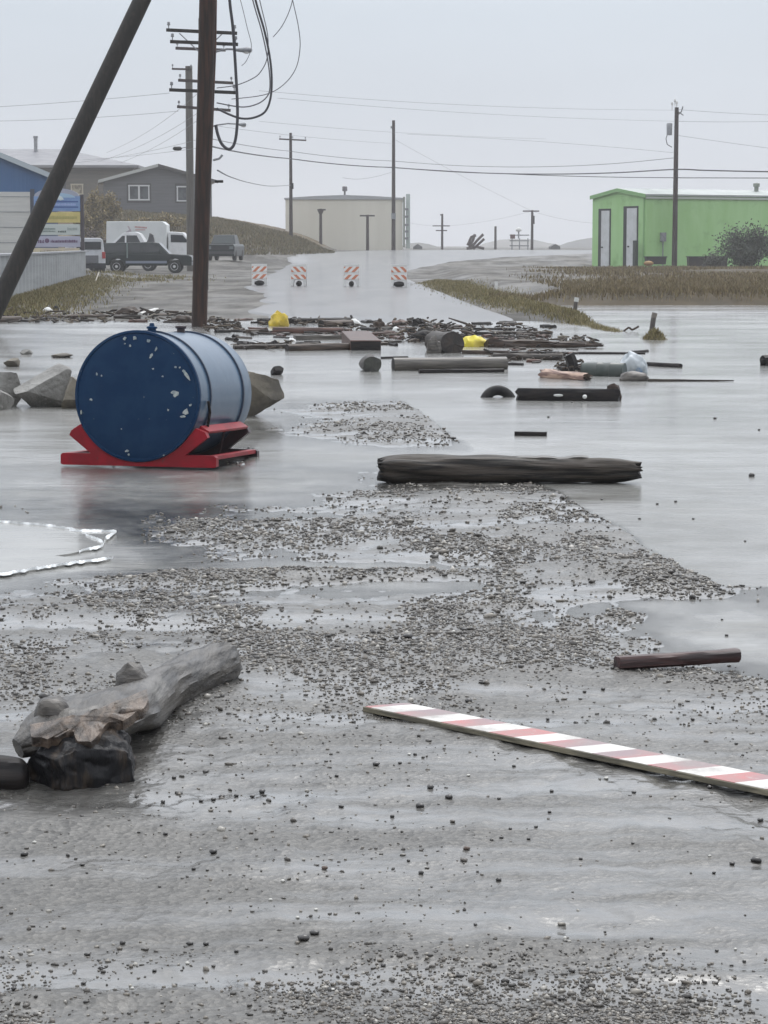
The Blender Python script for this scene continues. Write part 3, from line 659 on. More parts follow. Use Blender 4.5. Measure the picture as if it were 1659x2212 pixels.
for (ci, dx, dz, r, sz_) in ((6, -.035, .052, .055, 1.5), (2, -.015, .045, .036, 1.1), (10, -.02, .035, .050, 1.1)):
    q = Vector(cs[ci]) - og + Vector((dx, 0, dz)); mb = MB(); v, f = ico(3)
    mb.add([Vector((p[0] * r, p[1] * r, p[2] * r * sz_)) * (1 + .25 * mnoise.noise(Vector(p) * 1.5 + q * 9) + .10 * mnoise.noise(Vector(p) * 5 + q * 9)) + q for p in v], [tuple(t) for t in f]); mb.build("knot", m_bark3, dw, smooth=True)
# dark log butt at the left edge
plog("log_butt", "black round log butt at the left edge beside the broken stump", "log", -90, 1712, 62, 1708, 84, m_dark, n=24, seg=26, rough=.22, jag=.0, squash=.95, cut=m_dark, sink=.85, taper=.55)

# ================================================================== STRIPED BARRICADE BOARD, small timbers
def stripe_material(name, red, white, period, slant, mauve=None, off=0.0, axis=(0, 1), dirt=False):
    m = bpy.data.materials.new(name); m.use_nodes = True; t = m.node_tree; b = t.nodes['Principled BSDF']; N, l = t.nodes.new, t.links.new
    tcn = N("ShaderNodeTexCoord"); s_ = N("ShaderNodeSeparateXYZ"); l(tcn.outputs['Object'], s_.inputs[0])
    a = N("ShaderNodeMath"); a.operation = 'MULTIPLY_ADD'; l(s_.outputs[axis[1]], a.inputs[0]); a.inputs[1].default_value = slant; l(s_.outputs[axis[0]], a.inputs[2])
    d = N("ShaderNodeMath"); d.operation = 'MULTIPLY_ADD'; l(a.outputs[0], d.inputs[0]); d.inputs[1].default_value = 1 / period; d.inputs[2].default_value = 100 + off
    fr = N("ShaderNodeMath"); fr.operation = 'FRACT'; l(d.outputs[0], fr.inputs[0])
    gt = N("ShaderNodeMath"); gt.operation = 'GREATER_THAN'; gt.inputs[1].default_value = .5; l(fr.outputs[0], gt.inputs[0])
    nn = N("ShaderNodeTexNoise"); nn.inputs['Scale'].default_value = 2.6 if mauve else 20; l(tcn.outputs['Object'], nn.inputs['Vector'])
    rm = N("ShaderNodeMapRange"); rm.inputs['From Min'].default_value = .44; rm.inputs['From Max'].default_value = .56; l(nn.outputs['Fac'], rm.inputs['Value'])
    q1 = N("ShaderNodeMix"); q1.data_type = 'RGBA'; q1.inputs['A'].default_value = (*(mauve or red), 1); q1.inputs['B'].default_value = (*red, 1); l(rm.outputs[0], q1.inputs['Factor'])
    n2 = N("ShaderNodeTexNoise"); n2.inputs['Scale'].default_value = 38; n2.inputs['Detail'].default_value = 6; l(tcn.outputs['Object'], n2.inputs['Vector'])
    r2 = N("ShaderNodeMapRange"); r2.inputs['From Min'].default_value = .60; r2.inputs['From Max'].default_value = .72; r2.inputs['To Max'].default_value = .6; l(n2.outputs['Fac'], r2.inputs['Value'])
    q = N("ShaderNodeMix"); q.data_type = 'RGBA'; l(gt.outputs[0], q.inputs['Factor']); l(q1.outputs['Result'], q.inputs['A']); q.inputs['B'].default_value = (*white, 1)
    q2 = N("ShaderNodeMix"); q2.data_type = 'RGBA'; l(r2.outputs[0], q2.inputs['Factor']); l(q.outputs['Result'], q2.inputs['A']); q2.inputs['B'].default_value = (.42, .36, .33, 1)
    fin = q2.outputs['Result']
    if dirt:
        n3 = N("ShaderNodeTexNoise"); n3.inputs['Scale'].default_value = 7; n3.inputs['Detail'].default_value = 8; n3.inputs['Roughness'].default_value = .7; l(tcn.outputs['Object'], n3.inputs['Vector'])
        r3 = N("ShaderNodeMapRange"); r3.inputs['From Min'].default_value = .42; r3.inputs['From Max'].default_value = .68; r3.inputs['To Max'].default_value = .75; l(n3.outputs['Fac'], r3.inputs['Value'])
        q3 = N("ShaderNodeMix"); q3.data_type = 'RGBA'; l(r3.outputs[0], q3.inputs['Factor']); l(fin, q3.inputs['A']); q3.inputs['B'].default_value = (.24, .21, .19, 1); fin = q3.outputs['Result']
    l(fin, b.inputs['Base Color']); b.inputs['Roughness'].default_value = .4; b.inputs['Coat Weight'].default_value = .2
    return m
zt = .047
A, Cc = gp(870, 1518, zt), gp(807, 1527, zt); B1, D1 = gp(1659, 1671, zt), gp(1659, 1708, zt)
mid0 = (A + Cc) / 2; dr = ((B1 + D1) / 2 - mid0).normalized(); nrm = Vector((-dr.y, dr.x, 0))
bd = thing("barricade_board", "long red and white striped barricade board lying on the wet foreground", "board", (mid0.x, mid0.y, zt - .019), math.atan2(dr.y, dr.x))
mb = MB(); mb.prism([(.0, .052), (-.045, -.074), (2.35, -.074), (2.35, .074), (.02, .074)], 0, .017, 'Z'); mb.build("plank", M("weathered board edge", (.25, .225, .16), .6, (.13, .12, .09), 9, (.6, 4, 4), bump=.003, bscale=30), bd, bevel=.002)
mb = MB(); mb.prism([(.004, .050), (-.038, -.070), (2.34, -.070), (2.34, .070), (.022, .070)], .0172, .0185, 'Z')
mb.build("striped_face", stripe_material("striped reflective sheeting", (.46, .14, .135), (.72, .70, .66), .21, -.42, (.27, .17, .185), .40, dirt=True), bd)
# short plank right of it
p0, p1 = gp(1333, 1458, .0) + Vector((0, 0, .022)), gp(1594, 1440, .0) + Vector((0, 0, .022))
log("wood_plank", "short dark reddish plank with a bent tip lying in the film of water at right", "plank", p0, p1, .026, .026, M("dark red plank", (.065, .028, .026), .45, (.03, .018, .018), 5, (.6, 6, 6), bump=.003, bscale=20), 3, 12, 12, .05, .1, .9, None, sink=.9, square=1, bend=.03)
plog("wood_batten", "small black batten floating alone on the smooth water behind the big log", "plank", 1112, 941, 1181, 942, 11, m_dark, n=6, seg=8, square=1, rough=.08)
plog("wood_lath", "thin red brown lath under the water film right of the striped board", "plank", 1490, 1540, 1562, 1536, 5, m_redwood, n=4, seg=8, square=1, z=.004)
plog("wood_lath", "thin red lath reaching the right edge of the flooded foreground", "plank", 1592, 1537, 1680, 1529, 4, m_redwood, n=4, seg=8, square=1, z=.004)
# pale scraps beside the trunk
def scrap(name, label, cat, pts, m, h=.015, z=.004):
    P3 = [gp(x, y, z) for x, y in pts]; c = sum(P3, Vector()) / len(P3)
    loc = [(p.x - c.x, p.y - c.y) for p in P3]; n = len(loc); mb = MB()
    top = [(x * .8, y * .8, h * (1 + .5 * mnoise.noise(Vector((x * 20, y * 20, 1))))) for x, y in loc]
    mb.add([(x, y, 0) for x, y in loc] + top, [tuple(range(n, 2 * n))] + [(i, (i + 1) % n, n + (i + 1) % n, n + i) for i in range(n)])
    return tag(mb.build(name, m, None, c, True), label, cat)
scrap("foam_scrap", "flat white foam scrap on the wet ground right of the driftwood trunk", "scrap", [(412, 1549), (440, 1540), (470, 1536), (500, 1533), (527, 1532), (522, 1542), (495, 1550), (460, 1556), (425, 1557)], m_white, .006)
scrap("foam_scrap", "small pale triangular foam scrap tucked against the driftwood trunk", "scrap", [(308, 1560), (318, 1534), (330, 1532), (338, 1542), (322, 1554)], M("pale green foam", (.62, .72, .69), .5), .03)

# ================================================================== ROCKS
def rock(name, label, loc, dims, seed, m, group=None, cuts=13, sub=5, rz=0):
    v, f = ico(sub); rs = random.Random(seed); P = [Vector(p) for p in v]
    for _ in range(cuts):                         # flat broken facets
        n = Vector((rs.gauss(0, 1), rs.gauss(0, 1), rs.gauss(0, .8))).normalized(); d = rs.uniform(.42, .74)
        P = [p - n * max(0, p.dot(n) - d) for p in P]
    P = [p * (1 + .05 * mnoise.noise(p * 2.3 + Vector((seed, 0, 0))) + .022 * mnoise.noise(p * 7 + Vector((seed, 3, 0)))) for p in P]
    lo = min(p.z for p in P)
    mb = MB(); mb.add([(p.x * dims[0] / 1.4, p.y * dims[1] / 1.4, (p.z - lo * .75) * dims[2] / 1.35) for p in P], [tuple(t) for t in f])
    o = mb.build(name, m, None, loc, rot=(0, 0, rz)); o.data.polygons.foreach_set("use_smooth", [True] * len(f)); o.data.set_sharp_from_angle(angle=R(15))
    return tag(o, label, "rock", group)
def prock(name, label, x0, x1, ytop, ybot, seed, m, depth=.9, **kw):
    p = gp((x0 + x1) / 2, ybot, -.02); k = mpp(p.y); w_ = (x1 - x0) * k; p.y += w_ * depth / 2
    return rock(name, label, p, (w_, w_ * depth, (ybot - ytop) * k), seed, m, **kw)
prock("boulder", "large grey angular boulder standing in the flood left of the blue tank", 20, 146, 792, 886, 4, m_rock)
prock("boulder", "grey boulder cut by the left picture edge behind the large angular boulder", -60, 44, 782, 884, 9, m_rock)
prock("boulder", "low grey boulder at the left edge in front of the pile of boulders", -40, 26, 836, 890, 71, m_rock)
prock("boulder", "small brown grey boulder wedged between the large boulder and the blue tank", 128, 190, 824, 888, 13, m_rockb)
prock("boulder", "dark pointed stone on top of the leftmost boulders", 8, 36, 774, 796, 21, m_rockb)
prock("boulder", "tall brownish boulder half hidden behind the rear end of the blue tank", 470, 592, 772, 905, 31, m_rockb, depth=.7, cuts=12)
prock("boulder", "small dark stone standing in the flood just right of the blue tank", 583, 609, 792, 814, 41, m_dark)
prock("boulder", "small pointed grey stone in the flood above the large boulder", 46, 68, 753, 769, 51, m_rock)
prock("boulder", "flat brown stone in the flood behind the large boulder", 104, 152, 764, 776, 61, m_rockb)

# ================================================================== NEAR POLE, ITS BRACE, HANGING CABLES
pb = gp(430, 722, -.15); YP = pb.y
def pole_between(name, label, cat, p0, p1, r0, r1, m, group=None, n=14):
    """round timber pole, local Z along it"""
    t = thing(name, label, cat, p0, 0, group); d = p1 - p0
    mb = MB(); pts = [d * (i / n) for i in range(n + 1)]; rr_ = [(r0 + (r1 - r0) * i / n) * (1 + .02 * mnoise.noise(Vector((i * .6, r0 * 99, 1)))) for i in range(n + 1)]
    mb.tube(pts, rr_, 20); mb.build("shaft", m, t, smooth=True); return t
top = at(452, -150, YP - .4)
near_pole = pole_between("utility_pole", "thick reddish brown timber utility pole rising from the flood behind the blue tank", "utility pole", pb, top, .150, .158, m_creo, n=24)
mb = MB(); q = at(462, 392, YP) - pb; mb.box((q.x + .10, q.y, q.z), (.16, .05, .05)); mb.build("bracket", m_dark, near_pole)
mb = MB(); q = at(465, 346, YP) - pb; mb.tube([(q.x - .04, q.y, q.z), (q.x + .08, q.y, q.z + .03), (q.x + .14, q.y, q.z + .10)], .022, 6); mb.build("hook", m_gmetal, near_pole)
mb = MB(); mb.tube([pb * 0 + Vector((.13, -.09, 0.5)), (at(466, 100, YP - .1) - pb) + Vector((0, -.08, 0)), (at(469, -150, YP - .4) - pb) + Vector((0, -.08, 0))], .02, 8); mb.build("conduit", M("rusty conduit", (.11, .05, .035), .5, (.06, .035, .03), 4), near_pole)
Yb_ = 37.5
b0_, b1_ = gp(-42, 735, -.1), at(392, -180, YP - .5)
pole_between("brace_pole", "dark slanting timber brace pole crossing the blue building at upper left", "brace pole", b0_, b1_, .165, .158, m_creo_d, n=20)
def cable(name, label, pts, r, m=m_wire, cat="cable", group=None, smooth_n=6, n=6):
    """pts: (x, y, distance) in the picture; a smooth tube through them"""
    P = [at(*p) for p in pts]; dn = []
    for i in range(len(P) - 1):
        a, b2, c_, d = P[max(i - 1, 0)], P[i], P[i + 1], P[min(i + 2, len(P) - 1)]
        for k in range(smooth_n):
            t = k / smooth_n; dn.append(.5 * ((2 * b2) + (c_ - a) * t + (2 * a - 5 * b2 + 4 * c_ - d) * t * t + (3 * b2 - a - 3 * c_ + d) * t ** 3))
    dn.append(P[-1]); o0 = dn[0].copy(); mb = MB(); mb.tube([p - o0 for p in dn], r, n); return tag(mb.build(name, m, None, o0, True), label, cat, group)
Y1 = YP - .3
cable("hanging_cable", "thick dark cable hanging beside the near pole in a short U shaped loop", [(488, -120, Y1), (496, 0, Y1), (503, 60, Y1), (509, 150, Y1), (513, 235, Y1), (511, 285, Y1), (505, 313, Y1), (494, 322, Y1), (480, 312, Y1), (471, 292, Y1), (466, 270, Y1)], .030)
cable("hanging_cable", "dark cable sagging in a wide loop right of the near pole, outermost of its bundle", [(530, -100, Y1), (552, 0, Y1), (572, 70, Y1), (585, 140, Y1), (586, 200, Y1), (575, 238, Y1), (552, 253, Y1), (523, 256, Y1), (495, 247, Y1), (468, 234, Y1)], .022)
cable("hanging_cable", "grey cable running down inside the wide loop right of the near pole", [(524, -100, Y1 + .1), (546, 0, Y1 + .1), (566, 70, Y1 + .1), (580, 140, Y1 + .1), (583, 190, Y1 + .1), (574, 212, Y1 + .1), (552, 226, Y1 + .1), (520, 231, Y1 + .1), (468, 222, Y1 + .1)], .013, m_wire2)
cable("hanging_cable", "thin grey cable curving from the top edge to the pole above the wide loop", [(542, -100, Y1), (561, 0, Y1), (578, 75, Y1), (577, 125, Y1), (563, 155, Y1), (545, 170, Y1), (510, 184, Y1), (468, 190, Y1)], .010, m_wire2)
cable("hanging_cable", "faint thin wire hanging farthest right of the near pole at top", [(618, -60, 60), (632, 0, 60), (645, 60, 60), (648, 105, 60), (638, 150, 60), (610, 185, 60), (570, 205, 60), (500, 214, 60)], .012, m_wire2)
cable("hanging_cable", "faint wire bowing from the top edge towards the first street lamp", [(640, -40, 62), (628, 15, 62), (610, 55, 62), (590, 80, 62)], .012, m_wire2)
cable("hanging_cable", "faint loose wire hanging straight down past the first street lamp", [(508, -40, 60), (522, 10, 60), (534, 60, 60), (543, 100, 60), (533, 130, 60), (522, 142, 60)], .009, m_wire2)

# ================================================================== LINE POLES BEHIND
def crossarm(t, x, z, y, half, tilt=0, pins=3, m=m_farwood, th=.11):
    mb = MB(); mb.box((x, y, z), (half * 2, th, th), Matrix.Rotation(tilt, 3, 'Y')); a = mb.build("crossarm", m, t)
    for k in range(pins):
        u = (-.93 + 1.86 * k / max(1, pins - 1)) * half if pins > 1 else 0
        mb = MB(); zz = z + th / 2 - u * math.sin(tilt); mb.lathe([(.018, 0), (.018, .10), (.055, .11), (.06, .15), (.035, .16), (.055, .18), (.045, .22), (.01, .23)], 8, 'Z', (x + u, y, zz)); mb.build("insulator", m_gmetal, a)
    return a
def line_pole(name, label, px, Y, ytop, m=m_farwood, r0=.16, r1=.11, zbase=None, group=None):
    b = on(px, Y); b.z = (zbase if zbase is not None else b.z) - .2
    tp = at(px, ytop, Y); t = thing(name, label, "utility pole", b, 0, group); mb = MB(); n = 10
    mb.tube([(0, 0, (tp.z - b.z) * i / n) for i in range(n + 1)], [r0 + (r1 - r0) * i / n for i in range(n + 1)], 14); mb.build("shaft", m, t, smooth=True); return t, b
def zof(y, Y): return at(829, y, Y).z
def lamp_arm(t, b, Y, x0, x1, y0, y1, hx0, hx1, m=m_gmetal):
    p0, p1 = at(x0, y0, Y) - b, at(x1, y1, Y) - b; c = Vector((p0.x * .5 + p1.x * .5, p0.y, max(p0.z, p1.z) + .12))
    mb = MB(); mb.tube([p0, p0 * .7 + p1 * .3 + Vector((0, 0, .1)), p0 * .35 + p1 * .65 + Vector((0, 0, .1)), p1], .035, 8); a = mb.build("lamp_arm", m, t, smooth=True)
    h0, h1 = at(hx0, y1, Y) - b, at(hx1, y1 + 2, Y) - b; mb = MB(); n = 8; vs = []
    w_ = (h1.x - h0.x)
    mb.lathe([(.02, 0), (.09, w_ * .12), (.13, w_ * .4), (.17, w_ * .7), (.13, w_ * .95), (.02, w_)], 14, 'X', (h0.x, h0.y, (h0.z + h1.z) / 2)); hd = mb.build("lamp_head", m, a, smooth=True)
    hd.data.transform(Matrix.Translation((0, 0, (h0.z + h1.z) / 2)) @ Matrix.Scale(.6, 4, (0, 0, 1)) @ Matrix.Translation((0, 0, -(h0.z + h1.z) / 2)))
    mb = MB(); mb.lathe([(.12, -.11), (.10, -.15), (.02, -.17)], 12, 'Z', (h0.x + w_ * .68, h0.y, (h0.z + h1.z) / 2 + .04)); mb.build("lamp_glass", m_white, hd, smooth=True)
YC = 80
t, b = line_pole("utility_pole", "tall line pole with street lamp and wide crossarms hidden behind the near pole", 440, YC, 40, m_creo_d)
for (xa, xb, ya, yb, pins) in ((361, 511, 66, 73, 3), (369, 513, 91, 97, 2), (366, 509, 195, 201, 3)):
    crossarm(t, at((xa + xb) / 2, 0, YC).x - b.x, zof((ya + yb) / 2, YC) - b.z, -.2, (xb - xa) / 2 * mpp(YC), (yb - ya) / (xb - xa), pins, m_creo_d)
mb = MB()
for s in (-1, 1): mb.tube([(s * .75, -.2, zof(70, YC) - b.z - .05), (0, -.2, zof(70, YC) - b.z - .75)], .02, 6)
mb.build("arm_brace", m_gmetal, t)
lamp_arm(t, b, YC, 450, 512, 122, 107, 506, 545)
YD = 108
t, b = line_pole("utility_pole", "second line pole behind the near pole, carrying the lower street lamp", 441, YD, 92, m_farwood)
for (xa, xb, ya, yb, pins) in ((380, 486, 105, 109, 2), (385, 502, 174, 180, 3), (382, 496, 231, 239, 2)):
    crossarm(t, at((xa + xb) / 2, 0, YD).x - b.x, zof((ya + yb) / 2, YD) - b.z, -.2, (xb - xa) / 2 * mpp(YD), (yb - ya) / (xb - xa), pins, m_farwood, .13)
lamp_arm(t, b, YD, 446, 517, 278, 268, 514, 532)
YB = 139
t, b = line_pole("utility_pole", "bare grey weathered pole standing just left of the thick near pole", 412, YB, 143, m_greywood, .25, .215)
crossarm(t, at(392, 0, YB).x - b.x, zof(150, YB) - b.z, -.25, 21 * mpp(YB), .03, 2, m_farwood)
mb = MB(); q = at(383, 321, YB) - b; mb.lathe([(.03, -.28), (.12, -.2), (.13, .18), (.04, .28)], 10, 'X', (q.x, 0, q.z)); mb.build("splice_case", m_dark, t, smooth=True)
mb = MB(); mb.tube([(0, 0, q.z + .1), (q.x, 0, q.z)], .02, 6); mb.build("wire_stub", m_wire, t)
t, b = line_pole("utility_pole", "slim pole with one crossarm rising from the hill left of the beige building", 629, 198, 287, m_farwood, .17, .12, 1.2)
crossarm(t, at(631, 0, 198).x - b.x, zof(302, 198) - b.z, -.2, 29 * mpp(198), .05, 3, m_farwood, .12)
mb = MB(); mb.box((.14, -.2, zof(402, 198) - b.z), (.2, .2, .5)); mb.build("junction_box", m_dark, t)
t, b = line_pole("utility_pole", "tall bare pole standing in front of the right end of the beige building", 850, 213, 260, m_farwood, .20, .14)
mb = MB(); mb.box((0, -.24, zof(467, 213) - b.z), (.42, .14, .55)); mb.build("marker_plate", m_gmetal, t)
mb = MB(); mb.box((-.2, 0, zof(275, 213) - b.z), (.14, .12, .2)); mb.build("bolt_plate", m_gmetal, t)
t, b = line_pole("utility_pole", "tall pole with a transformer standing before the green building", 1457, 158, 232, m_farwood, .19, .14)
kk = mpp(158)
mb = MB(); mb.lathe([(.02, -.42), (.19, -.40), (.20, .36), (.15, .42), (.02, .44)], 14, 'Z', (-15 * kk, 0, zof(279, 158) - b.z)); mb.build("transformer", m_gmetal, t, smooth=True)
mb = MB(); mb.tube([(-19 * kk, 0, zof(290, 158) - b.z), (-22 * kk, 0, zof(300, 158) - b.z), (-19 * kk, 0, zof(312, 158) - b.z), (-9 * kk, 0, zof(318, 158) - b.z)], .03, 6); mb.build("drop_lead", m_wire2, t)
for (x, y) in ((1452, 224), (1462, 222), (1458, 217)):
    q = at(x, y, 158) - b; mb = MB(); mb.lathe([(.03, -.42), (.03, -.1), (.07, -.08), (.08, .02), (.05, .1), (.01, .12)], 8, 'Z', (q.x, 0, q.z)); mb.build("insulator", m_white, t, smooth=True)
mb = MB(); q = at(1475, 238, 158) - b; mb.tube([(.1, 0, q.z - .3), (q.x - .1, 0, q.z - .1), (q.x, 0, q.z + .25)], .05, 6); mb.tube([(.1, 0, q.z - .1), (q.x + .05, 0, q.z - .35)], .04, 6); mb.build("cutout_switch", m_metal, t)
def tee_pole(label, px, Y, ytop, xa, xb, ybot, extra=()):
    t, b = line_pole("utility_pole", label, px, Y, ytop, m_farwood, .16, .13, zof(ybot, Y) if ybot else None)
    mb = MB(); mb.box((at((xa + xb) / 2, 0, Y).x - b.x, 0, zof(ytop + 2, Y) - b.z), ((xb - xa) * mpp(Y), .14, .14)); mb.build("crossarm", m_farwood, t)
    for (a_, c_, y_) in extra:
        mb = MB(); mb.box((at((a_ + c_) / 2, 0, Y).x - b.x, -.15, zof(y_, Y) - b.z), ((c_ - a_) * mpp(Y), .12, .13)); mb.build("crossarm", m_farwood, t)
    return t, b
t, b = tee_pole("short T topped pole before the left part of the beige building", 693, 222, 451, 685, 702, 530)
mb = MB(); mb.prism([(-.35, zof(452, 222) - b.z), (.35, zof(452, 222) - b.z), (.16, zof(462, 222) - b.z), (-.16, zof(462, 222) - b.z)], -.12, .12, 'Y'); mb.build("arm_brace", m_farwood, t)
tee_pole("short T topped pole before the middle of the beige building", 794, 222, 464, 777, 809, 541)
tee_pole("far pole with two short crossarms standing on the open horizon", 955, 290, 462, 952, 958, 541, ((936, 973, 488), (943, 967, 498)))
t, b = line_pole("utility_pole", "far short bare pole on the horizon left of the tower", 1070, 300, 489, m_farwood, .17, .15, 1.0)
t, b = tee_pole("far pole with a flat T top on the horizon left of the green building", 1149, 255, 454, 1133, 1168, 541)
mb = MB(); mb.box((.1, -.2, zof(475, 255) - b.z), (.3, .3, .9)); mb.build("equipment_box", m_farwood, t)

# ================================================================== OVERHEAD WIRES
def wire(label, pts, r=.016, m=m_wire2, group="thin overhead wires"): return cable("overhead_wire", label, pts, r, m, "wire", group, 8, 5)
FA = "thin grey overhead wire strung across the pale overcast sky"
def sag(p0, p1, s, n=5):
    return [(p0[0] + (p1[0] - p0[0]) * i / n, p0[1] + (p1[1] - p0[1]) * i / n + 4 * s * (i / n) * (1 - i / n), p0[2] + (p1[2] - p0[2]) * i / n) for i in range(n + 1)]
wire("thick black communication cable sagging across the right half of the sky, upper of two", sag((440, 312, 108), (629, 343, 198), 4) + sag((629, 343, 198), (850, 362, 213), 3)[1:] + sag((850, 362, 213), (1457, 366, 158), 12)[1:] + sag((1457, 366, 158), (1760, 372, 150), 1)[1:], .045, m_wire, None)
wire("black communication cable sagging below the thick one to the right edge", sag((850, 362, 213), (1457, 384, 158), 5) + sag((1457, 384, 158), (1760, 385, 150), 0)[1:], .030, m_wire, None)
wire("grey overhead cable running just above the thick black communication cable", sag((440, 296, 108), (629, 327, 198), 3) + sag((629, 327, 198), (850, 348, 213), 3)[1:] + sag((850, 348, 213), (1457, 341, 158), 16)[1:], .022, m_wire2, None)
cable("overhead_wire", "slack grey drop wire sagging from the near pole to the slim hill pole", [(470, 368, 60), (500, 383, 90), (540, 395, 120), (585, 402, 160), (628, 400, 198)], .022, m_wire2, "wire")
cable("overhead_wire", "short drooping wire hanging in front of the bare tall pole", [(740, 384, 205), (770, 387, 205), (805, 383, 207), (850, 371, 212)], .012, m_wire2, "wire")
for p0, p1, s in (((560, 196, 100), (1457, 238, 158), 10), ((600, 212, 100), (1457, 262, 158), 8), ((1457, 236, 158), (1800, 252, 150), 3), ((1457, 262, 158), (1800, 258, 150), 3), ((1460, 292, 158), (1800, 338, 150), 1),
                  ((560, 262, 110), (1180, 300, 190), 6), ((880, 290, 213), (1457, 330, 158), -4), ((-100, 236, 95), (366, 201, 80), 3), ((-100, 262, 100), (385, 240, 90), 6),
                  ((180, 345, 190), (440, 318, 108), 3), ((210, 350, 195), (440, 235, 108), 12), ((260, 352, 195), (440, 250, 108), 8), ((160, 352, 205), (440, 298, 108), 6), ((230, 330, 200), (440, 190, 108), 14),
                  ((850, 310, 213), (440, 268, 108), 5), ((850, 300, 213), (1149, 456, 255), 3), ((955, 489, 290), (1149, 456, 255), 5), ((880, 480, 260), (955, 489, 290), 2), ((1149, 456, 255), (1280, 482, 240), 4)):
    wire(FA, sag(p0, p1, s), .007 if p0[2] < 150 else .010)

# ================================================================== BUILDINGS
def gable_house(name, label, cat, c0, c1, depth, zb, ze, za, wallm, roofm, over=.35, trim=None, th=.12, lt=None):
    """gable wall from c0 to c1 (left to right, facing the viewer), extruded backwards"""
    d = (c1 - c0); W = math.hypot(d.x, d.y); rz = math.atan2(d.y, d.x); t = thing(name, label, cat, Vector((c0.x, c0.y, zb)), rz); H, A_ = ze - zb, za - zb
    mb = MB(); mb.prism([(0, 0), (W, 0), (W, H), (W / 2, A_), (0, H)], 0, depth, 'Y'); wl = mb.build("wall", wallm, t)
    sl = (A_ - H) / (W / 2); o = over; th_ = th
    for s in (0, 1):
        e0 = (-o if s == 0 else W + o, H - sl * o); mid = (W / 2, A_)
        poly = [(e0[0], e0[1] + .02), (mid[0], mid[1] + .02), (mid[0], mid[1] + .02 + th_), (e0[0], e0[1] + .02 + th_)]
        mb = MB(); mb.prism(poly if s == 0 else poly[::-1], -o, depth + o, 'Y'); mb.build("roof", roofm, t)
    if trim:
        for s in (0, 1):
            e0 = (-o if s == 0 else W + o, H - sl * o); poly = [(e0[0], e0[1] - .12), (W / 2, A_ - .12), (W / 2, A_ + .14), (e0[0], e0[1] + .14)]
            mb = MB(); mb.prism(poly if s == 0 else poly[::-1], -o - .06, -o + .0, 'Y'); mb.build("fascia", lt if (lt and s == 0) else trim, t)
    return t, W
def window(t, x, z, w_, h_, panes=2, frame=None, glass=None, y=-.0, bars=None):
    fr = frame; mb = MB()
    mb.box((x, y - .03, z + h_ / 2), (w_ + .16, .06, .12)); mb.box((x, y - .03, z - h_ / 2), (w_ + .16, .06, .12))
    for s in (-1, 1): mb.box((x + s * w_ / 2, y - .031, z), (.11, .062, h_ - .12))
    if panes == 2: mb.box((x, y - .029, z), (.16, .058, h_ - .12))
    f = mb.build("window", fr, t)
    mb = MB(); mb.box((x, y - .012, z), (w_ - .1, .02, h_ - .1)); mb.build("pane", glass, f); return f
m_glass = M("dark window glass", (.045, .05, .06), .08, (.09, .10, .11), 1.5)
m_wtrim = M("white window trim", (.66, .67, .68), .5)
m_blue = M("blue metal siding", (.035, .11, .26), .5, (.045, .125, .28), .4, (1, 1, .1), bump=.02, bscale=9, bstretch=(1, 1, .01))
m_blue2 = M("grey blue siding", (.10, .13, .19), .5, (.13, .15, .20), .6, (1, 1, .2))
m_doorw = M("off white garage door", (.60, .60, .57), .5, (.54, .54, .52), 2, (.3, 1, 4), bump=.01, bscale=3, bstretch=(.01, .01, 1))
YBl = 112
c0, c1 = on(-190, YBl - 1.2), on(121, YBl)
k = mpp(YBl); zb = -.1; ze = zof(384, YBl); za = zof(384 - (121 + 34) * .41, YBl)
t, W = gable_house("blue_building", "blue metal building with a big white garage door behind the slanting pole", "building", c0, c1, 16, zb, ze, za, m_blue, M("pale blue metal roof", (.30, .33, .37), .4), .2, M("pale roof trim", (.44, .50, .54), .45))
def bx(px): return (px + 190) * k
mb = MB(); mb.box((bx(-48), -.04, zof(482, YBl) - zb), (216 * k, .08, 132 * k)); d_ = mb.build("garage_door", m_doorw, t)
for i in range(4):
    mb = MB(); mb.box((bx(-48), -.09, zof(425 + i * 33, YBl) - zb), (214 * k, .02, .03)); mb.build("panel_seam", m_gmetal, d_)
mb = MB(); mb.box((bx(65), -.05, zof(480, YBl) - zb), (9 * k, .1, 140 * k)); mb.build("door_jamb", M("dark blue trim", (.05, .06, .09), .5), t)
mb = MB(); mb.box((bx(94), -.03, zof(485, YBl) - zb), (48 * k, .06, 130 * k)); mb.build("side_panel", m_blue2, t)
mb = MB(); mb.box((bx(74), -.35, zof(466, YBl) - zb), (10 * k, .3, 14 * k)); mb.build("wall_light", M("dull reddish lamp box", (.22, .10, .10), .5), t)
# grey house with two windows
YH = 200; k = mpp(YH)
m_gsid = M("grey wood siding", (.135, .135, .145), .6, (.115, .115, .125), 1.2, (.2, .2, 5), bump=.012, bscale=5, bstretch=(.01, .01, 1))
zb = zof(512, YH); ze = zof(389, YH); za = zof(357, YH)
t, W = gable_house("grey_house", "grey sided house with a low gable and two white windows on the hill", "house", at(226, 480, YH), at(458, 480, YH + 1.2), 11, zb, ze, za, m_gsid, M("sky-sheen pale roofing", (.42, .43, .43), .35, (.34, .35, .36), 2), .5, M("dark fascia board", (.05, .045, .045), .6), lt=M("sky-sheen pale roof edge", (.46, .47, .46), .45))  # pale roof and left fascia: wet sky reflection put into the colour
window(t, (300 - 226) * k, zof(416, YH) - zb, 42 * k, 30 * k, 2, m_wtrim, m_glass)
window(t, (395 - 226) * k, zof(418, YH) - zb, 26 * k, 30 * k, 1, m_wtrim, m_glass)
for xw, ww in ((300, 52), (395, 36)):
    mb = MB(); mb.box(((xw - 226) * k, -.008, zof(417, YH) - zb), (ww * k, .016, 42 * k)); mb.build("window_surround", M("dark window surround", (.06, .055, .06), .6), t)
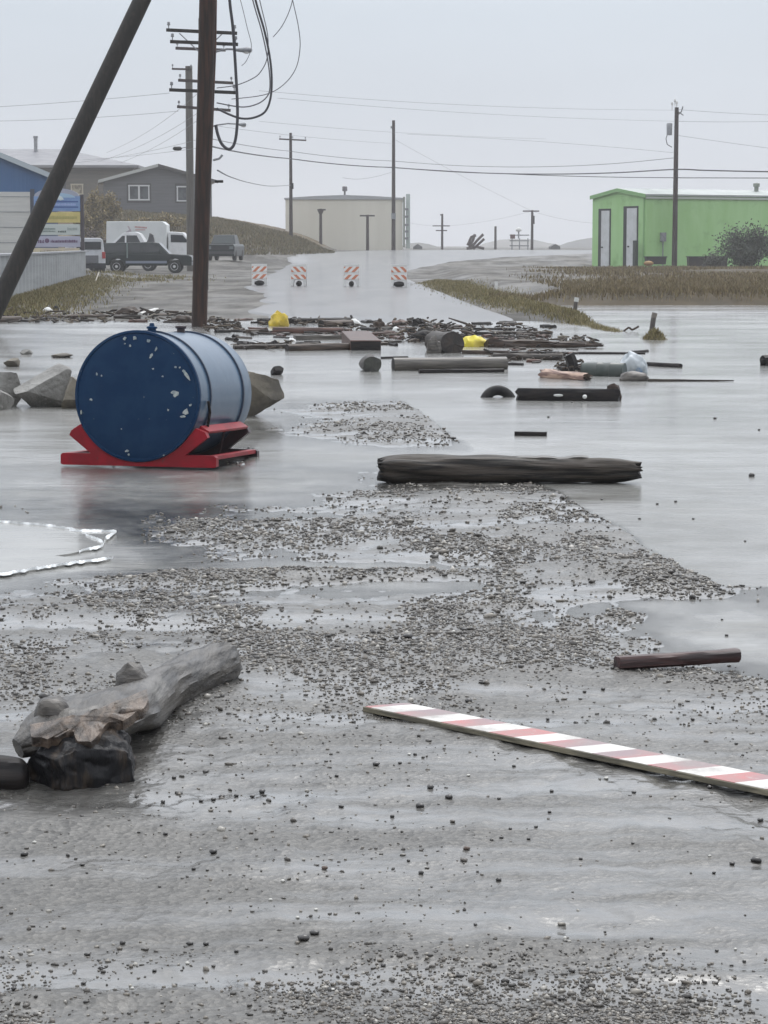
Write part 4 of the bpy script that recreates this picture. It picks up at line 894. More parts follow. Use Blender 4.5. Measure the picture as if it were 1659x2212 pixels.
mb = MB(); mb.box(((353 - 226) * k, -.5, zof(460, YH) - zb), (48 * k, 1.0, .12)); mb.box(((332 - 226) * k, -.9, zof(468, YH) - zb), (.12, .12, .8)); mb.box(((374 - 226) * k, -.9, zof(468, YH) - zb), (.12, .12, .8)); mb.build("entry_canopy", M("brown canopy", (.09, .075, .065), .6), t)
# brown hip roofed house farther back
YN = 218; k = mpp(YN); zb = zof(500, YN); ze = zof(357, YN); zr = zof(317, YN)
o = at(-150, 480, YN); t = thing("brown_house", "large brown house under a low grey hip roof at upper left", "house", (o.x, YN, zb))
X1 = (285 + 150) * k; m_bsid = M("brown house siding", (.125, .115, .10), .7, (.17, .15, .125), .8, (.3, .3, 3))
mb = MB(); mb.box((X1 / 2, 5, (ze - zb) / 2), (X1, 10, ze - zb)); mb.build("wall", m_bsid, t)
H = ze - zb; Hr = zr - zb; ov = .6; vs = [(-ov, -ov, H), (X1 + ov, -ov, H), (X1 + ov, 10 + ov, H), (-ov, 10 + ov, H), (4, 5, Hr), ((118 + 150) * k, 5, Hr), (-ov, -ov, H - .22), (X1 + ov, -ov, H - .22), (X1 + ov, 10 + ov, H - .22), (-ov, 10 + ov, H - .22)]
mb = MB(); mb.add(vs, [(0, 1, 5, 4), (1, 2, 5), (2, 3, 4, 5), (3, 0, 4), (0, 6, 7, 1), (1, 7, 8, 2), (2, 8, 9, 3), (3, 9, 6, 0), (9, 8, 7, 6)]); rf = mb.build("roof", M("grey shingle roof", (.24, .24, .255), .5, (.19, .19, .21), 1.5, (.6, .6, 6)), t)
mb = MB(); mb.box(((64 + 150) * k, 4.2, Hr + .25), (.32, .32, 1.6)); mb.box(((64 + 150) * k, 4.2, Hr + 1.1), (.42, .42, .2)); mb.build("chimney", m_gmetal, rf)
mb = MB(); mb.box((X1 / 2, -.35, H - .30), (X1 + 1, .5, .12)); mb.build("eave", M("dark eave", (.06, .055, .05), .7), t)
window(t, (165 + 150) * k, zof(409, YN) - zb, 24 * k, 21 * k, 1, M("cream window trim", (.50, .46, .36), .6), M("curtained window", (.40, .36, .25), .3, (.16, .13, .10), 2.5), 0)
mb = MB(); mb.box(((137 + 150) * k, -.05, zof(400, YN) - zb), (9 * k, .1, 62 * k)); mb.build("corner_post", M("dark corner post", (.06, .06, .065), .7), t)
# beige flat building
YE = 232; k = mpp(YE); zb = .9; m_beige = M("beige metal siding", (.72, .69, .61), .6, (.67, .64, .56), .3, (1, 1, .15), bump=.01, bscale=5, bstretch=(1, 1, .01))
o = at(617, 540, YE); t = thing("beige_building", "plain windowless beige metal building on the horizon behind the road crest", "building", (o.x, YE, zb)); W = (868 - 617) * k; ze = zof(431, YE) - zb
mb = MB(); mb.box((W / 2, 9, ze / 2), (W, 18, ze)); mb.build("wall", m_beige, t)
mb = MB(); mb.prism([(-.12, ze + .003), (W + .12, ze + .003), (W + .12, ze + .16), (W * .75, ze + .36), (W * .5, ze + .46), (W * .25, ze + .36), (-.12, ze + .16)], -.12, 18.12, 'Y'); rf = mb.build("roof", M("pale grey roof", (.38, .39, .41), .5), t)
mb = MB(); mb.lathe([(.10, 0), (.10, .5), (.26, .52), (.26, .95), (.2, 1.0), (.01, 1.02)], 12, 'Z', ((743 - 617) * k, 3, ze + .40)); mb.build("roof_vent", M("dark roof vent", (.13, .12, .13), .5), rf, smooth=True)
mb = MB(); mb.box((W + .14, -.2, zof(480, YE) - zb), (.2, .22, ze * .95)); mb.build("corner_trim", M("grey green trim", (.25, .27, .24), .6), t)
mb = MB(); st = t; mb.box((W + .55, .5, zof(478, YE) - zb), (.42, .5, 116 * k)); mb.build("duct", M("pale green duct", (.50, .56, .54), .5), t)
for z in (452, 468, 486, 500, 515):
    mb = MB(); mb.box((W + .35, -.1, zof(z, YE) - zb), (.5, .3, .22)); mb.build("pipe_bracket", m_gmetal, t)
# green metal building
m_green = M("faded green metal siding", (.33, .58, .23), .55, (.38, .63, .29), .8, (1, 1, .3), .35, .65, col3=(.25, .46, .18), s3=.55, lo3=.56, hi3=.75, bump=.02, bscale=7, bstretch=(1, 1, .01))
m_green2 = M("green frame paint", (.22, .42, .17), .5)
Cn = at(1394, 560, 158); Cl = at(1279, 560, 164); dgl = (Cn - Cl); dgl.z = 0; Wg = dgl.length; zb = -.15
dirn = Vector((-dgl.y, dgl.x, 0)).normalized();
if dirn.y < 0: dirn = -dirn
ze = zof(423, 158); za = zof(411, 161)
t, W = gable_house("green_building", "faded green metal building with two tall white doors right of the road", "building", Vector((Cl.x, Cl.y, 0)), Vector((Cn.x, Cn.y, 0)), 21, zb, ze, za, m_green, M("white metal roof", (.40, .43, .42), .5, (.33, .37, .35), .6), .12, m_green2, .12)
def gx(px):                                        # along the gable from the picture column
    d = ray(px, 520); s = d.x / d.y; u = dgl.normalized(); return (s * Cl.y - Cl.x) / (u.x - s * u.y)
m_doorg = M("pale painted door", (.62, .64, .66), .5, (.55, .57, .58), 1.5, bump=.006, bscale=4, bstretch=(.01, .01, 1)); m_dk = M("dark doorway", (.02, .02, .025), .7)
for (xa, xb, ya, yb, xr) in ((1296, 1318, 452, 577, 1300), (1350, 1377, 448, 579, 1355)):
    a, c_ = gx(xa), gx(xb); z1, z0 = zof(ya, 161) - zb, zof(yb, 160.5) - zb
    mb = MB(); mb.box(((a + c_) / 2 - .05, -.02, z1 / 2), (c_ - a + .25, .04, z1 + .12)); fr = mb.build("frame_and_recess", m_dk, t)  # dark frame slab; the shade of the door recess is painted with it
    mb = MB(); mb.box(((gx(xr) + c_) / 2, -.06, z1 / 2 - .02), (c_ - gx(xr) - .05, .05, z1 - .12)); dd = mb.build("door", m_doorg, t)
    mb = MB(); mb.box(((gx(xr) + c_) / 2 - .35, -.11, z1 * .38), (.16, .05, .10)); mb.build("handle", m_dk, dd)
mb = MB(); mb.box((gx(1391), -.03, (ze - zb) / 2), (.12, .06, ze - zb - .1)); mb.build("corner_trim", m_green2, t)
mb = MB(); mb.box((gx(1386), -.5, 1.05), (.30, .25, 2.1)); mb.build("door_post", M("dark post beside door", (.03, .04, .035), .6), t)
# long side: details (local X = W + small, Y along)
mb = MB(); mb.box((W + .08, 1.4, zof(512, 159) - zb), (.18, .42, .62)); mb.tube([(W + .08, 1.4, zof(520, 159) - zb), (W + .08, 1.4, .3)], .04, 6); mb.build("electric_meter", m_gmetal, t)
mb = MB(); mb.box((W + .05, 10.5, ze - zb - .12), (.1, 21.1, .14)); mb.build("eave_trim", M("white eave trim", (.45, .50, .45), .5), t)
mb = MB(); q = Vector((W * .62, 11.3, za - zb - .2)); mb.lathe([(.16, 0), (.16, .55), (.24, .57), (.24, .8), (.01, .85)], 12, 'Z', q); mb.build("roof_vent", M("grey green vent", (.22, .24, .21), .5), t, smooth=True)
mb = MB(); q = Vector((W * .55, 14.5, za - zb + .0)); mb.tube([q, q + Vector((0, .5, .35)), q + Vector((0, 1.0, .55))], .10, 8); mb.tube([q + Vector((.1, .9, 0)), q + Vector((.1, 1.1, .5))], .14, 8); mb.build("roof_fan", M("dull metal fan", (.20, .20, .21), .5), t)

# ================================================================== CONCRETE WALL AND TENANT SIGN
wa, wb = gp(-40, 690, 0), gp(190, 611, 0); d = (wb - wa); d.z = 0; Lw = d.length
wl = thing("barrier_wall", "low grey ribbed barrier wall running back from the left edge", "wall", wa - Vector((0, 0, .3)), math.atan2(d.y, d.x))
m_wall = M("grey ribbed wall", (.30, .315, .325), .55, (.235, .25, .26), .7, (.25, 1, 3), .35, .65, bump=.01, bscale=6, col3=(.19, .19, .185), s3=.5, lo3=.6, hi3=.75)
mb = MB(); n = 150; poly = []
for i in range(n + 1):
    x = Lw * i / n; y = -.03 if (i // 2) % 2 else .03
    if i > n - 8: y += ((i - n + 8) / 8) ** 2 * .25
    poly.append((x, y))
poly += [(Lw, .42), (0, .42)]
mb.prism(poly, 0, 1.62, 'Z'); mb.build("panel", m_wall, wl)
mb = MB(); mb.box((Lw / 2, .17, 1.645), (Lw + .04, .46, .05)); mb.build("cap_rail", m_gmetal, wl)
YS = 99; k = mpp(YS); sb = on(125, YS); sb.z = 0
sg = thing("tenant_sign", "stacked multi panel business sign with a blue arched top behind the barrier wall", "sign", sb)
def sx(px): return (px - 125) * k
def sz(py): return zof(py, YS)
m_post = M("dark sign post", (.055, .045, .055), .5)
for x, yt in ((69, 466), (179, 420)):
    mb = MB(); mb.box((sx(x), 0, sz(yt) / 2), (7 * k, .14, sz(yt))); mb.build("post", m_post, sg, bevel=.01)
def panel(x0, x1, y0, y1, m, nm="panel", bow=0, y=-.03):
    mb = MB(); mb.box((sx((x0 + x1) / 2), y, (sz(y0) + sz(y1)) / 2), ((x1 - x0) * k, .10, (y1 - y0) * k)); return mb.build(nm, m, sg, bevel=.012)
def strip(par, x0, x1, y0, y1, m, nm="lettering", segs=None, y=-.085):
    mb = MB(); r = random.Random(int(x0 * 7 + y0)); x = x0
    while x < x1:
        w_ = r.uniform(1.6, 3.2) if segs else (x1 - x0); e_ = min(x + w_, x1); dy = r.uniform(0, .25) * (y1 - y0) if segs else 0
        mb.box((sx((x + e_) / 2), y, (sz(y0 + dy) + sz(y1)) / 2), ((e_ - x) * k, .012, (y1 - y0 - dy) * k)); x = e_ + (r.uniform(.5, 1.0) if segs else 1)
    return mb.build(nm, m, par)
m_sb = M("sign blue", (.16, .27, .52), .4, (.20, .32, .56), 3); m_sb2 = M("sign deep blue", (.045, .11, .32), .4); m_sy = M("sign yellow", (.62, .52, .20), .4, (.55, .47, .17), 3)
p = panel(76, 175, 424, 456, m_sb); mb = MB()
arc = [(sx(125 + 48 * math.cos(a)), sz(424) + 17 * k * math.sin(a)) for a in np.linspace(0, math.pi, 22)]
mb.prism(arc, -.08, .02, 'Y'); mb.build("arched_top", M("sign pale arch", (.36, .38, .47), .4), p)
arc2 = [(sx(125 + 40 * math.cos(a)), sz(427) + 10 * k * math.sin(a)) for a in np.linspace(0, math.pi, 18)]
mb = MB(); mb.prism(arc2, -.088, -.05, 'Y'); mb.build("arch_inset", M("sign light blue", (.34, .50, .66), .4), p)
wh = [(sx(x), sz(y)) for x, y in ((112, 430), (118, 422), (127, 420), (136, 425), (141, 431), (133, 433), (124, 430), (118, 434))]
mb = MB(); mb.prism(wh, -.10, -.07, 'Y'); mb.build("emblem", M("sign white emblem", (.62, .70, .72), .4), p)
strip(p, 80, 171, 434, 437, m_sb2, "stripe"); strip(p, 80, 171, 446, 449, m_sb2, "stripe"); strip(p, 92, 166, 439, 444, M("sign pale lettering", (.34, .44, .72), .4), segs=1)
p = panel(76, 174.5, 458.5, 481, m_sy); strip(p, 92, 168, 466, 473, M("sign olive lettering", (.42, .38, .13), .4), segs=1)
p = panel(76, 174, 484.5, 507.5, M("sign pale green", (.53, .58, .56), .4)); m_sgt = M("sign grey green lettering", (.20, .26, .24), .4)
strip(p, 92, 121, 492, 496, m_sgt, segs=1); strip(p, 92, 121, 498, 501, m_sgt, segs=1); strip(p, 127, 144, 498, 502, M("sign black lettering", (.10, .13, .12), .4), segs=1); strip(p, 147, 168, 491, 497, M("sign faint lettering", (.32, .37, .36), .4), segs=1)
star = [(sx(84 + 6.5 * (1 if i % 2 == 0 else .45) * math.sin(i * math.pi / 5)), sz(494) + 6.5 * k * (1 if i % 2 == 0 else .45) * math.cos(i * math.pi / 5)) for i in range(10)]
mb = MB(); mb.prism(star, -.09, -.07, 'Y'); mb.build("emblem", M("sign orange emblem", (.45, .30, .09), .4), p)
p = panel(76, 174, 510.5, 533.5, M("sign lavender", (.42, .42, .53), .4)); m_spu = M("sign purple lettering", (.13, .07, .14), .4)
strip(p, 84, 97, 518, 525, m_spu, segs=1); strip(p, 111, 168, 518, 524, m_spu, segs=1)
mb = MB(); mb.prism([(sx(103 + 5 * math.cos(a)), sz(520) + 5 * k * math.sin(a)) for a in np.linspace(0, 2 * math.pi, 14)[:-1]], -.09, -.07, 'Y'); mb.build("emblem", m_spu, p)
p = panel(73, 172, 536, 556, M("sign cream", (.60, .53, .36), .4, (.52, .45, .37), 1.5)); strip(p, 88, 142, 541, 547, M("sign brown lettering", (.26, .22, .13), .4), segs=1)

# ================================================================== VEHICLES
m_tyre = M("tyre rubber", (.015, .015, .016), .7); m_rim = M("silver rim", (.62, .62, .63), .4); m_wind = M("tinted window", (.02, .024, .028), .08); m_lamp = M("clear headlamp", (.55, .57, .6), .15); m_tail = M("red tail lamp", (.45, .03, .03), .25)
def paint(name, c): return M(name, c, .4, tuple(x * .85 for x in c), 1.5, coat=.18, coatr=.15, spec=.3)
def truck(name, label, cat, loc, rz, L_, W_, prof, green, wheels, pm, wr=.38, windows=(), roofrack=None, lower=None):
    """prof: side outline of the body (x along, z up); green: cab outline; local x forward"""
    t = thing(name, label, cat, loc, rz)
    mb = MB(); mb.prism(prof, -W_ / 2, W_ / 2, 'Y'); mb.build("body", pm, t, bevel=.05)
    mb = MB(); n = len(green); z0 = min(p[1] for p in green); z1 = max(p[1] for p in green)
    vs = []
    for s in (-1, 1): vs += [(x, s * (W_ / 2 - .03 - .17 * (z - z0) / (z1 - z0)), z) for x, z in green]
    mb.add(vs, [tuple(range(n))[::-1], tuple(range(n, 2 * n))] + [(i, (i + 1) % n, n + (i + 1) % n, n + i) for i in range(n)]); cab = mb.build("cab", pm, t, bevel=.04)
    for poly in windows:                           # side windows, both sides
        for s in (-1, 1):
            f = lambda z, e: s * (W_ / 2 - .03 - .17 * (z - z0) / (z1 - z0) + e)
            mb = MB(); m_ = len(poly); mb.add([(x, f(z, -.01), z) for x, z in poly] + [(x, f(z, .008), z) for x, z in poly], [tuple(range(m_)), tuple(range(m_, 2 * m_))] + [(i, (i + 1) % m_, m_ + (i + 1) % m_, m_ + i) for i in range(m_)]); mb.build("window", m_wind, cab)
    for x in wheels:
        for s in (-1, 1):
            c_ = (x, s * (W_ / 2 - .10), wr); mb = MB(); mb.lathe([(wr * .6, -.12), (wr * .93, -.12), (wr, -.08), (wr, .08), (wr * .93, .12), (wr * .6, .12)], 22, 'Y', c_); wh_ = mb.build("wheel", m_tyre, t, smooth=True)
            mb = MB(); mb.lathe([(wr * .62, .10 * s), (wr * .58, .125 * s), (wr * .35, .10 * s), (wr * .15, .13 * s), (.01, .135 * s)], 16, 'Y', c_); mb.build("rim", m_rim, wh_, smooth=True)
    return t, cab
def pickup_prof(L_, hood, belt, wr, wx, ground=.42):
    def arch(x): return [(x + (wr + .09) * math.cos(a), wr + (wr + .09) * math.sin(a)) for a in np.linspace(math.pi, 0, 9)]
    pts = [(0, ground + .1), (0, belt), (L_ - 1.45, belt), (L_ - .15, hood), (L_, hood - .12), (L_, ground)]
    bot = []
    for x in sorted(wx, reverse=True):
        a = arch(x); a = [p for p in a if p[1] > ground]; bot += [(a[-1][0], ground)] + a[::-1] + [(a[0][0], ground)]
    return pts + bot
# dark green pickup with a canopy, side on
YT = 131; k = mpp(YT); b = on(216, YT); b.z = hz(b.x, YT)
m_dg = paint("dark green truck paint", (.010, .018, .019))
WX = (1.05, 4.35); Lp = 5.35
t, cab = truck("pickup_truck", "dark green pickup truck with a canopy parked side on beside the wall end", "pickup truck", b, 0, Lp, 1.9, pickup_prof(Lp, 1.02, 1.10, .37, WX),
    [(.05, 1.08), (.10, 1.70), (3.15, 1.76), (3.42, 1.70), (4.02, 1.08)], WX, m_dg, .37,
    [[(.28, 1.22), (.30, 1.58), (1.55, 1.60), (1.55, 1.22)], [(1.78, 1.20), (1.78, 1.62), (2.45, 1.64), (2.45, 1.20)], [(2.55, 1.20), (2.55, 1.64), (3.20, 1.64), (3.62, 1.20)]])
mb = MB(); mb.box((2.75, -.955, .62), (2.35, .03, .14)); mb.build("side_trim", M("pale blue trim", (.22, .25, .32), .3), t)
mb = MB(); mb.box((1.67, -.93, 1.28), (.07, .05, .85)); mb.build("pale_strip", M("grey green strip", (.20, .25, .24), .4), t)  # upright strip paler than the body paint
mb = MB(); mb.prism([(3.45, 1.71), (4.06, 1.085), (4.02, 1.08), (3.42, 1.70)][::-1], -.78, .78, 'Y'); mb.build("windshield", m_wind, cab)
for s in (-1, 1):
    mb = MB(); mb.box((Lp - .02, s * .72, .82), (.10, .36, .2)); mb.build("headlight", m_lamp, t)
    mb = MB(); mb.box((.0, s * .86, .90), (.06, .14, .38)); mb.build("tail_light", m_tail, t)
    mb = MB(); mb.box((3.55, s * 1.04, 1.22), (.10, .16, .18)); mb.build("mirror", m_dg, t)
mb = MB(); mb.box((Lp + .04, 0, .54), (.14, 1.85, .17)); mb.build("bumper", M("chrome bumper", (.45, .46, .48), .3, metal=.7), t)
# white pickup behind it
YT2 = 140; b = on(233, YT2); b.z = hz(b.x, YT2) + .02
m_wt = paint("white truck paint", (.72, .73, .74))
t, cab = truck("pickup_truck", "white pickup truck mostly hidden behind the dark green pickup", "pickup truck", b + Vector((3.55, 0, 0)), math.pi, 5.3, 1.9, pickup_prof(5.3, 1.10, 1.22, .38, (1.0, 4.3)),
    [(.0, 1.20), (.12, 1.30), (1.0, 1.32), (1.5, 2.02), (1.75, 2.10), (2.5, 2.06), (3.5, 1.24), (3.7, 1.2)], (1.0, 4.3), m_wt, .38, [[(1.35, 1.38), (1.68, 1.92), (2.30, 1.92), (2.30, 1.38)], [(2.40, 1.38), (2.40, 1.90), (2.55, 1.90), (3.15, 1.38)]])
t.scale = (1, 1, 1.13)
mb = MB(); mb.prism([(.6, 1.32), (.75, 1.95), (.95, 2.05), (1.05, 1.7), (1.3, 1.34)], -.2, .2, 'Y'); mb.build("cargo_bundle", M("dark cargo", (.05, .05, .055), .6), t)
# box truck
YT3 = 149; k = mpp(YT3); b = on(234, YT3); zb3 = hz(b.x, YT3) + .0
bt = thing("box_truck", "white box truck parked behind the two pickups below the hill", "box truck", (b.x, YT3, zb3))
z0, z1 = zof(540, YT3) - zb3, zof(478.5, YT3) - zb3; Lb = (363 - 234) * k
mb = MB(); mb.prism([(0, z0), (Lb, z0), (Lb, z1 - .22), (Lb - .25, z1), (.05, z1)], -1.15, 1.15, 'Y'); bx_ = mb.build("cargo_box", M("white box siding", (.66, .68, .68), .4, (.60, .62, .62), .8), bt, bevel=.03)
def decal(pts, m):
    mb = MB(); mb.prism([((x - 234) * k, zof(y, YT3) - zb3) for x, y in pts], -1.162, -1.148, 'Y'); mb.build("lettering", m, bx_)
m_dec = M("faded red lettering", (.50, .25, .25), .5)
for i in range(9): decal([(296 + i * 2.9, 489 + .2 * i), (298.2 + i * 2.9, 489 + .2 * i), (298.2 + i * 2.9, 492.3 + .2 * i), (296 + i * 2.9, 492.3 + .2 * i)], m_dec)
decal([(297, 496), (318, 496), (318, 497.6), (297, 497.6)], m_dec); decal([(280, 489), (283, 488), (289, 500), (286, 501)], M("faded emblem", (.48, .40, .44), .5)); decal([(276, 502), (284, 497), (287, 499), (279, 505)], M("faded emblem", (.45, .40, .45), .5))
x0 = Lb + .08; zc_ = zof(502, YT3) - zb3; zh = zof(526, YT3) - zb3
mb = MB(); mb.prism([(x0, .55), (x0 + 2.35, .55), (x0 + 2.4, zh - .25), (x0 + 2.3, zh), (x0 + 1.45, zh + .12), (x0 + .95, zc_), (x0 + .1, zc_ + .05), (x0, zc_ - .05)], -1.0, 1.0, 'Y'); cb = mb.build("cab", m_wt, bt, bevel=.06)
mb = MB(); mb.prism([(x0 + .18, zh + .08), (x0 + 1.38, zh + .06), (x0 + .95, zc_ - .18), (x0 + .18, zc_ - .15)], -1.012, 1.012, 'Y'); mb.build("window", m_wind, cb)
mb = MB(); mb.box((Lb / 2 + .9, 0, .55), (Lb + 2.3, .9, .22)); mb.build("chassis", m_dk, bt)
for x in (.9, x0 + 1.6):
    for s in (-1, 1):
        mb = MB(); mb.lathe([(.25, -.13), (.42, -.13), (.45, -.08), (.45, .08), (.42, .13), (.25, .13)], 20, 'Y', (x, s * .95, .45)); wh_ = mb.build("wheel", m_tyre, bt, smooth=True)
        mb = MB(); mb.lathe([(.26, .10 * s), (.2, .13 * s), (.01, .1 * s)], 14, 'Y', (x, s * .95, .45)); mb.build("rim", m_rim, wh_, smooth=True)
mb = MB(); mb.box((x0 + 2.38, -.75, .95), (.08, .3, .2)); mb.build("headlight", m_lamp, bt)
# white SUV seen from behind
YT4 = 126; b = on(192, YT4); b.z = hz(b.x, YT4)
sv = thing("suv", "white sport utility vehicle with a lit looking red tail lamp behind the wall end", "suv", b, R(14)); k = mpp(YT4); Hs = zof(514, YT4) - b.z
mb = MB(); mb.prism([(0, .42), (0, 1.0), (.04, 1.12), (4.4, 1.05), (4.5, .5), (4.45, .42)], -.92, .92, 'X')
mb = MB(); mb.prism([(-.92, .45), (.92, .45), (.93, 1.05), (.86, 1.22), (.80, Hs - .12), (.66, Hs), (-.66, Hs), (-.80, Hs - .12), (-.86, 1.22), (-.93, 1.05)], 0, 4.5, 'Y'); bd_ = mb.build("body", m_wt, sv, bevel=.05)
mb = MB(); mb.box((0, -.01, Hs - .42), (1.35, .04, .42)); mb.build("rear_window", m_wind, sv)
mb = MB(); mb.box((0, -.02, .78), (1.05, .04, .42)); mb.build("tailgate", M("grey tailgate plastic", (.16, .16, .17), .5), sv)
mb = MB(); mb.box((0, -.06, .42), (1.84, .2, .28)); mb.build("bumper", m_dk, sv)
for s in (-1, 1):
    mb = MB(); mb.box((s * .82, -.02, 1.0 if s > 0 else 1.15), (.18, .06, .36)); mb.build("tail_light", m_tail, sv)
    for y in (.8, 3.6):
        mb = MB(); mb.lathe([(.2, -.12), (.33, -.12), (.36, -.07), (.36, .07), (.33, .12), (.2, .12)], 18, 'X', (s * .82, y, .36)); wh_ = mb.build("wheel", m_tyre, sv, smooth=True)
# dark truck seen from the front, right of the near pole
YT5 = 155; b = on(476, YT5); b.z = hz(b.x, YT5)
ft = thing("pickup_truck", "dark blue green pickup facing the road just right of the near pole", "pickup truck", b, R(-4)); m_db = paint("dark teal truck paint", (.012, .019, .023))
mb = MB(); mb.prism([(-.95, .30), (.95, .30), (.97, .95), (.90, 1.12), (-.90, 1.12), (-.97, .95)], 0, 5.2, 'Y'); mb.build("body", m_db, ft, bevel=.06)
mb = MB(); vs = [(-.86, 1.35, 1.1), (.86, 1.35, 1.1), (.70, 2.0, 1.76), (-.70, 2.0, 1.76), (-.86, 3.6, 1.1), (.86, 3.6, 1.1), (.70, 3.4, 1.76), (-.70, 3.4, 1.76)]; mb.add(vs, [(0, 1, 2, 3), (4, 7, 6, 5), (0, 3, 7, 4), (1, 5, 6, 2), (3, 2, 6, 7)]); cb = mb.build("cab", m_db, ft, bevel=.04)
mb = MB(); mb.add([(-.74, 1.39, 1.17), (.74, 1.39, 1.17), (.62, 1.88, 1.66), (-.62, 1.88, 1.66), (-.74, 1.43, 1.15), (.74, 1.43, 1.15), (.62, 1.93, 1.64), (-.62, 1.93, 1.64)], [(0, 1, 2, 3), (4, 5, 6, 7), (0, 1, 5, 4), (1, 2, 6, 5), (2, 3, 7, 6), (3, 0, 4, 7)]); mb.build("windshield", M("grey windshield", (.035, .045, .048), .3, spec=.25), cb)
mb = MB(); mb.box((0, -.02, .86), (1.2, .06, .26)); mb.build("grille", m_dk, ft)
mb = MB(); mb.box((0, -.07, .55), (1.86, .16, .18)); mb.build("bumper", M("dull bumper", (.05, .055, .06), .5, spec=.3), ft)
for s in (-1, 1):
    mb = MB(); mb.box((s * .76, -.02, .88), (.26, .06, .2)); mb.build("headlight", M("dim headlamp", (.12, .14, .15), .3), ft)
    for y in (.9, 4.2):
        mb = MB(); mb.lathe([(.2, -.12), (.34, -.12), (.38, -.07), (.38, .07), (.34, .12), (.2, .12)], 18, 'X', (s * .85, y, .38)); mb.build("wheel", m_tyre, ft, smooth=True)
# light bollard / reed stakes near the trucks
cable("stake", "thin pale stake leaning over the dead grass beside the wall end", [(185, 652, 78), (200, 622, 86), (214, 588, 92)], .022, M("pale stake wood", (.38, .34, .27), .6), "stake")

# ================================================================== ROAD BARRICADES
m_ow = M("white barricade plastic", (.68, .68, .67), .45, (.58, .58, .57), 3)
YBa = at(0, 0, 85).y
def barricade(px, Y, label, slant, tilt, clutter):
    b = on(px, Y); b.z = hz(b.x, Y) + .03
    t = thing("barricade", label, "barricade", b, tilt)
    st_ = stripe_material("orange striped sheeting", (.52, .16, .07), (.72, .71, .69), .26, slant, None, .1, (0, 2))
    for s in (-1, 1):
        lean = Matrix.Rotation(s * .20, 4, 'X'); par = None
        mb = MB(); mb.prism([(-.29, .0), (-.29, .84), (.29, .84), (.29, 0), (.21, 0), (.17, .24), (-.17, .24), (-.21, 0)], -.02, .02, 'Y'); o = mb.build("panel_frame", m_ow, t, bevel=.01); o.data.transform(Matrix.Translation((0, s * .17, 0)) @ lean)
        for (z0, z1) in ((.54, .74), (.27, .44)):
            mb = MB(); mb.box((0, -.024 if s < 0 else .024, (z0 + z1) / 2), (.56, .012, z1 - z0)); f = mb.build("striped_sheet", st_, o); f.data.transform(Matrix.Translation((0, s * .17, 0)) @ lean)
    if clutter:
        mb = MB(); v, f = ico(2); mb.add([(p[0] * clutter, p[1] * .18, .10 + p[2] * .11) for p in v], [tuple(q) for q in f]); mb.build("sandbag", m_dark, t, smooth=True)
barricade(560, 87, "faded orange striped barricade, leftmost of the four across the road", -1.0, .08, .2)
barricade(645.5, 86, "orange striped barricade, second from the left of the four across the road", 1.0, -.05, .12)
barricade(759, 84.5, "orange striped barricade, third from the left of the four across the road", -1.0, .03, .10)
barricade(862, 83.5, "orange striped barricade at the right road edge, rightmost of the four", 1.0, -.05, .22)

# ================================================================== DEBRIS LINE ACROSS THE FLOOD
def lump(name, label, cat, x0, x1, ytop, ybot, m, seed, sub=3, amp=.3, depth=.7, group=None, z=-.01):
    p = gp((x0 + x1) / 2, ybot, z); k = mpp(p.y); w_ = (x1 - x0) * k; h_ = (ybot - ytop) * k; v, f = ico(sub); p.y += w_ * depth / 2
    mb = MB(); P = [Vector(q) * (1 + amp * mnoise.noise(Vector(q) * 1.8 + Vector((seed * 3.1, 0, 0))) + amp * .4 * mnoise.noise(Vector(q) * 5 + Vector((seed, 1, 0)))) for q in v]
    mb.add([(q.x * w_ / 2, q.y * w_ * depth / 2, max(-.05, (q.z * .75 + .32) * h_ / 1.05)) for q in P], [tuple(t_) for t_ in f])
    return tag(mb.build(name, m, None, p, True), label, cat, group)
lump("crumpled_bag", "crumpled yellow bag at the left end of the debris line across the road", "bag", 582, 624, 674, 706, m_yellow, 5, 3, .45)
lump("crumpled_bag", "bright yellow bag floating right of the upright round log in the debris", "bag", 1000, 1049, 725, 751, m_yellow2, 8, 3, .35)
lump("foam_chunk", "white foam chunk between planks at the far side of the debris line", "foam chunk", 753, 778, 690, 703, m_white, 11)
lump("foam_chunk", "round white float among the planks above the upright round log", "float", 847, 864, 706, 719, m_white, 12, amp=.12)
lump("foam_chunk", "small white scrap before the square timber in the debris line", "foam chunk", 622, 640, 731, 740, m_white, 13)
# square timber with reddish top
p0, p1 = gp(790, 757, 0), gp(768, 738, 0)
sq = thing("square_timber", "thick square timber with a rusty brown top and a black front end", "timber", p0, 0); k = mpp(p0.y)
dd = p1 - p0; w_ = 66 * k / 2; h_ = 22 * k
mb = MB(); sft = Vector((dd.x, dd.y, 0)); mb.add([(-w_, 0, -.03), (w_, 0, -.03), (w_, 0, h_), (-w_, 0, h_)] + [tuple(Vector(q) + sft) for q in ((-w_, 0, -.03), (w_, 0, -.03), (w_, 0, h_ + .02), (-w_, 0, h_ + .02))], [(0, 1, 2, 3), (7, 6, 5, 4), (0, 4, 5, 1), (1, 5, 6, 2), (2, 6, 7, 3), (3, 7, 4, 0)]); mb.build("beam", m_redwood, sq, bevel=.012)
mb = MB(); mb.box((0, -.004, h_ / 2 - .012), (w_ * 1.96, .012, h_ * .93)); mb.build("end_face", m_dark, sq)
plog("plank", "long dark plank under the crumpled yellow bag", "plank", 556, 698, 758, 697, 12, m_dark, square=1, n=12, seg=10)
plog("log_piece", "short grey brown log lying on the far planks", "log", 694, 706, 758, 704, 16, m_bark2, seed=2, n=8, cut=m_dark)
plog("plank", "reddish brown log left of the square timber, behind the big planks", "log", 590, 719, 742, 720, 14, m_redwood, seed=3, n=12)
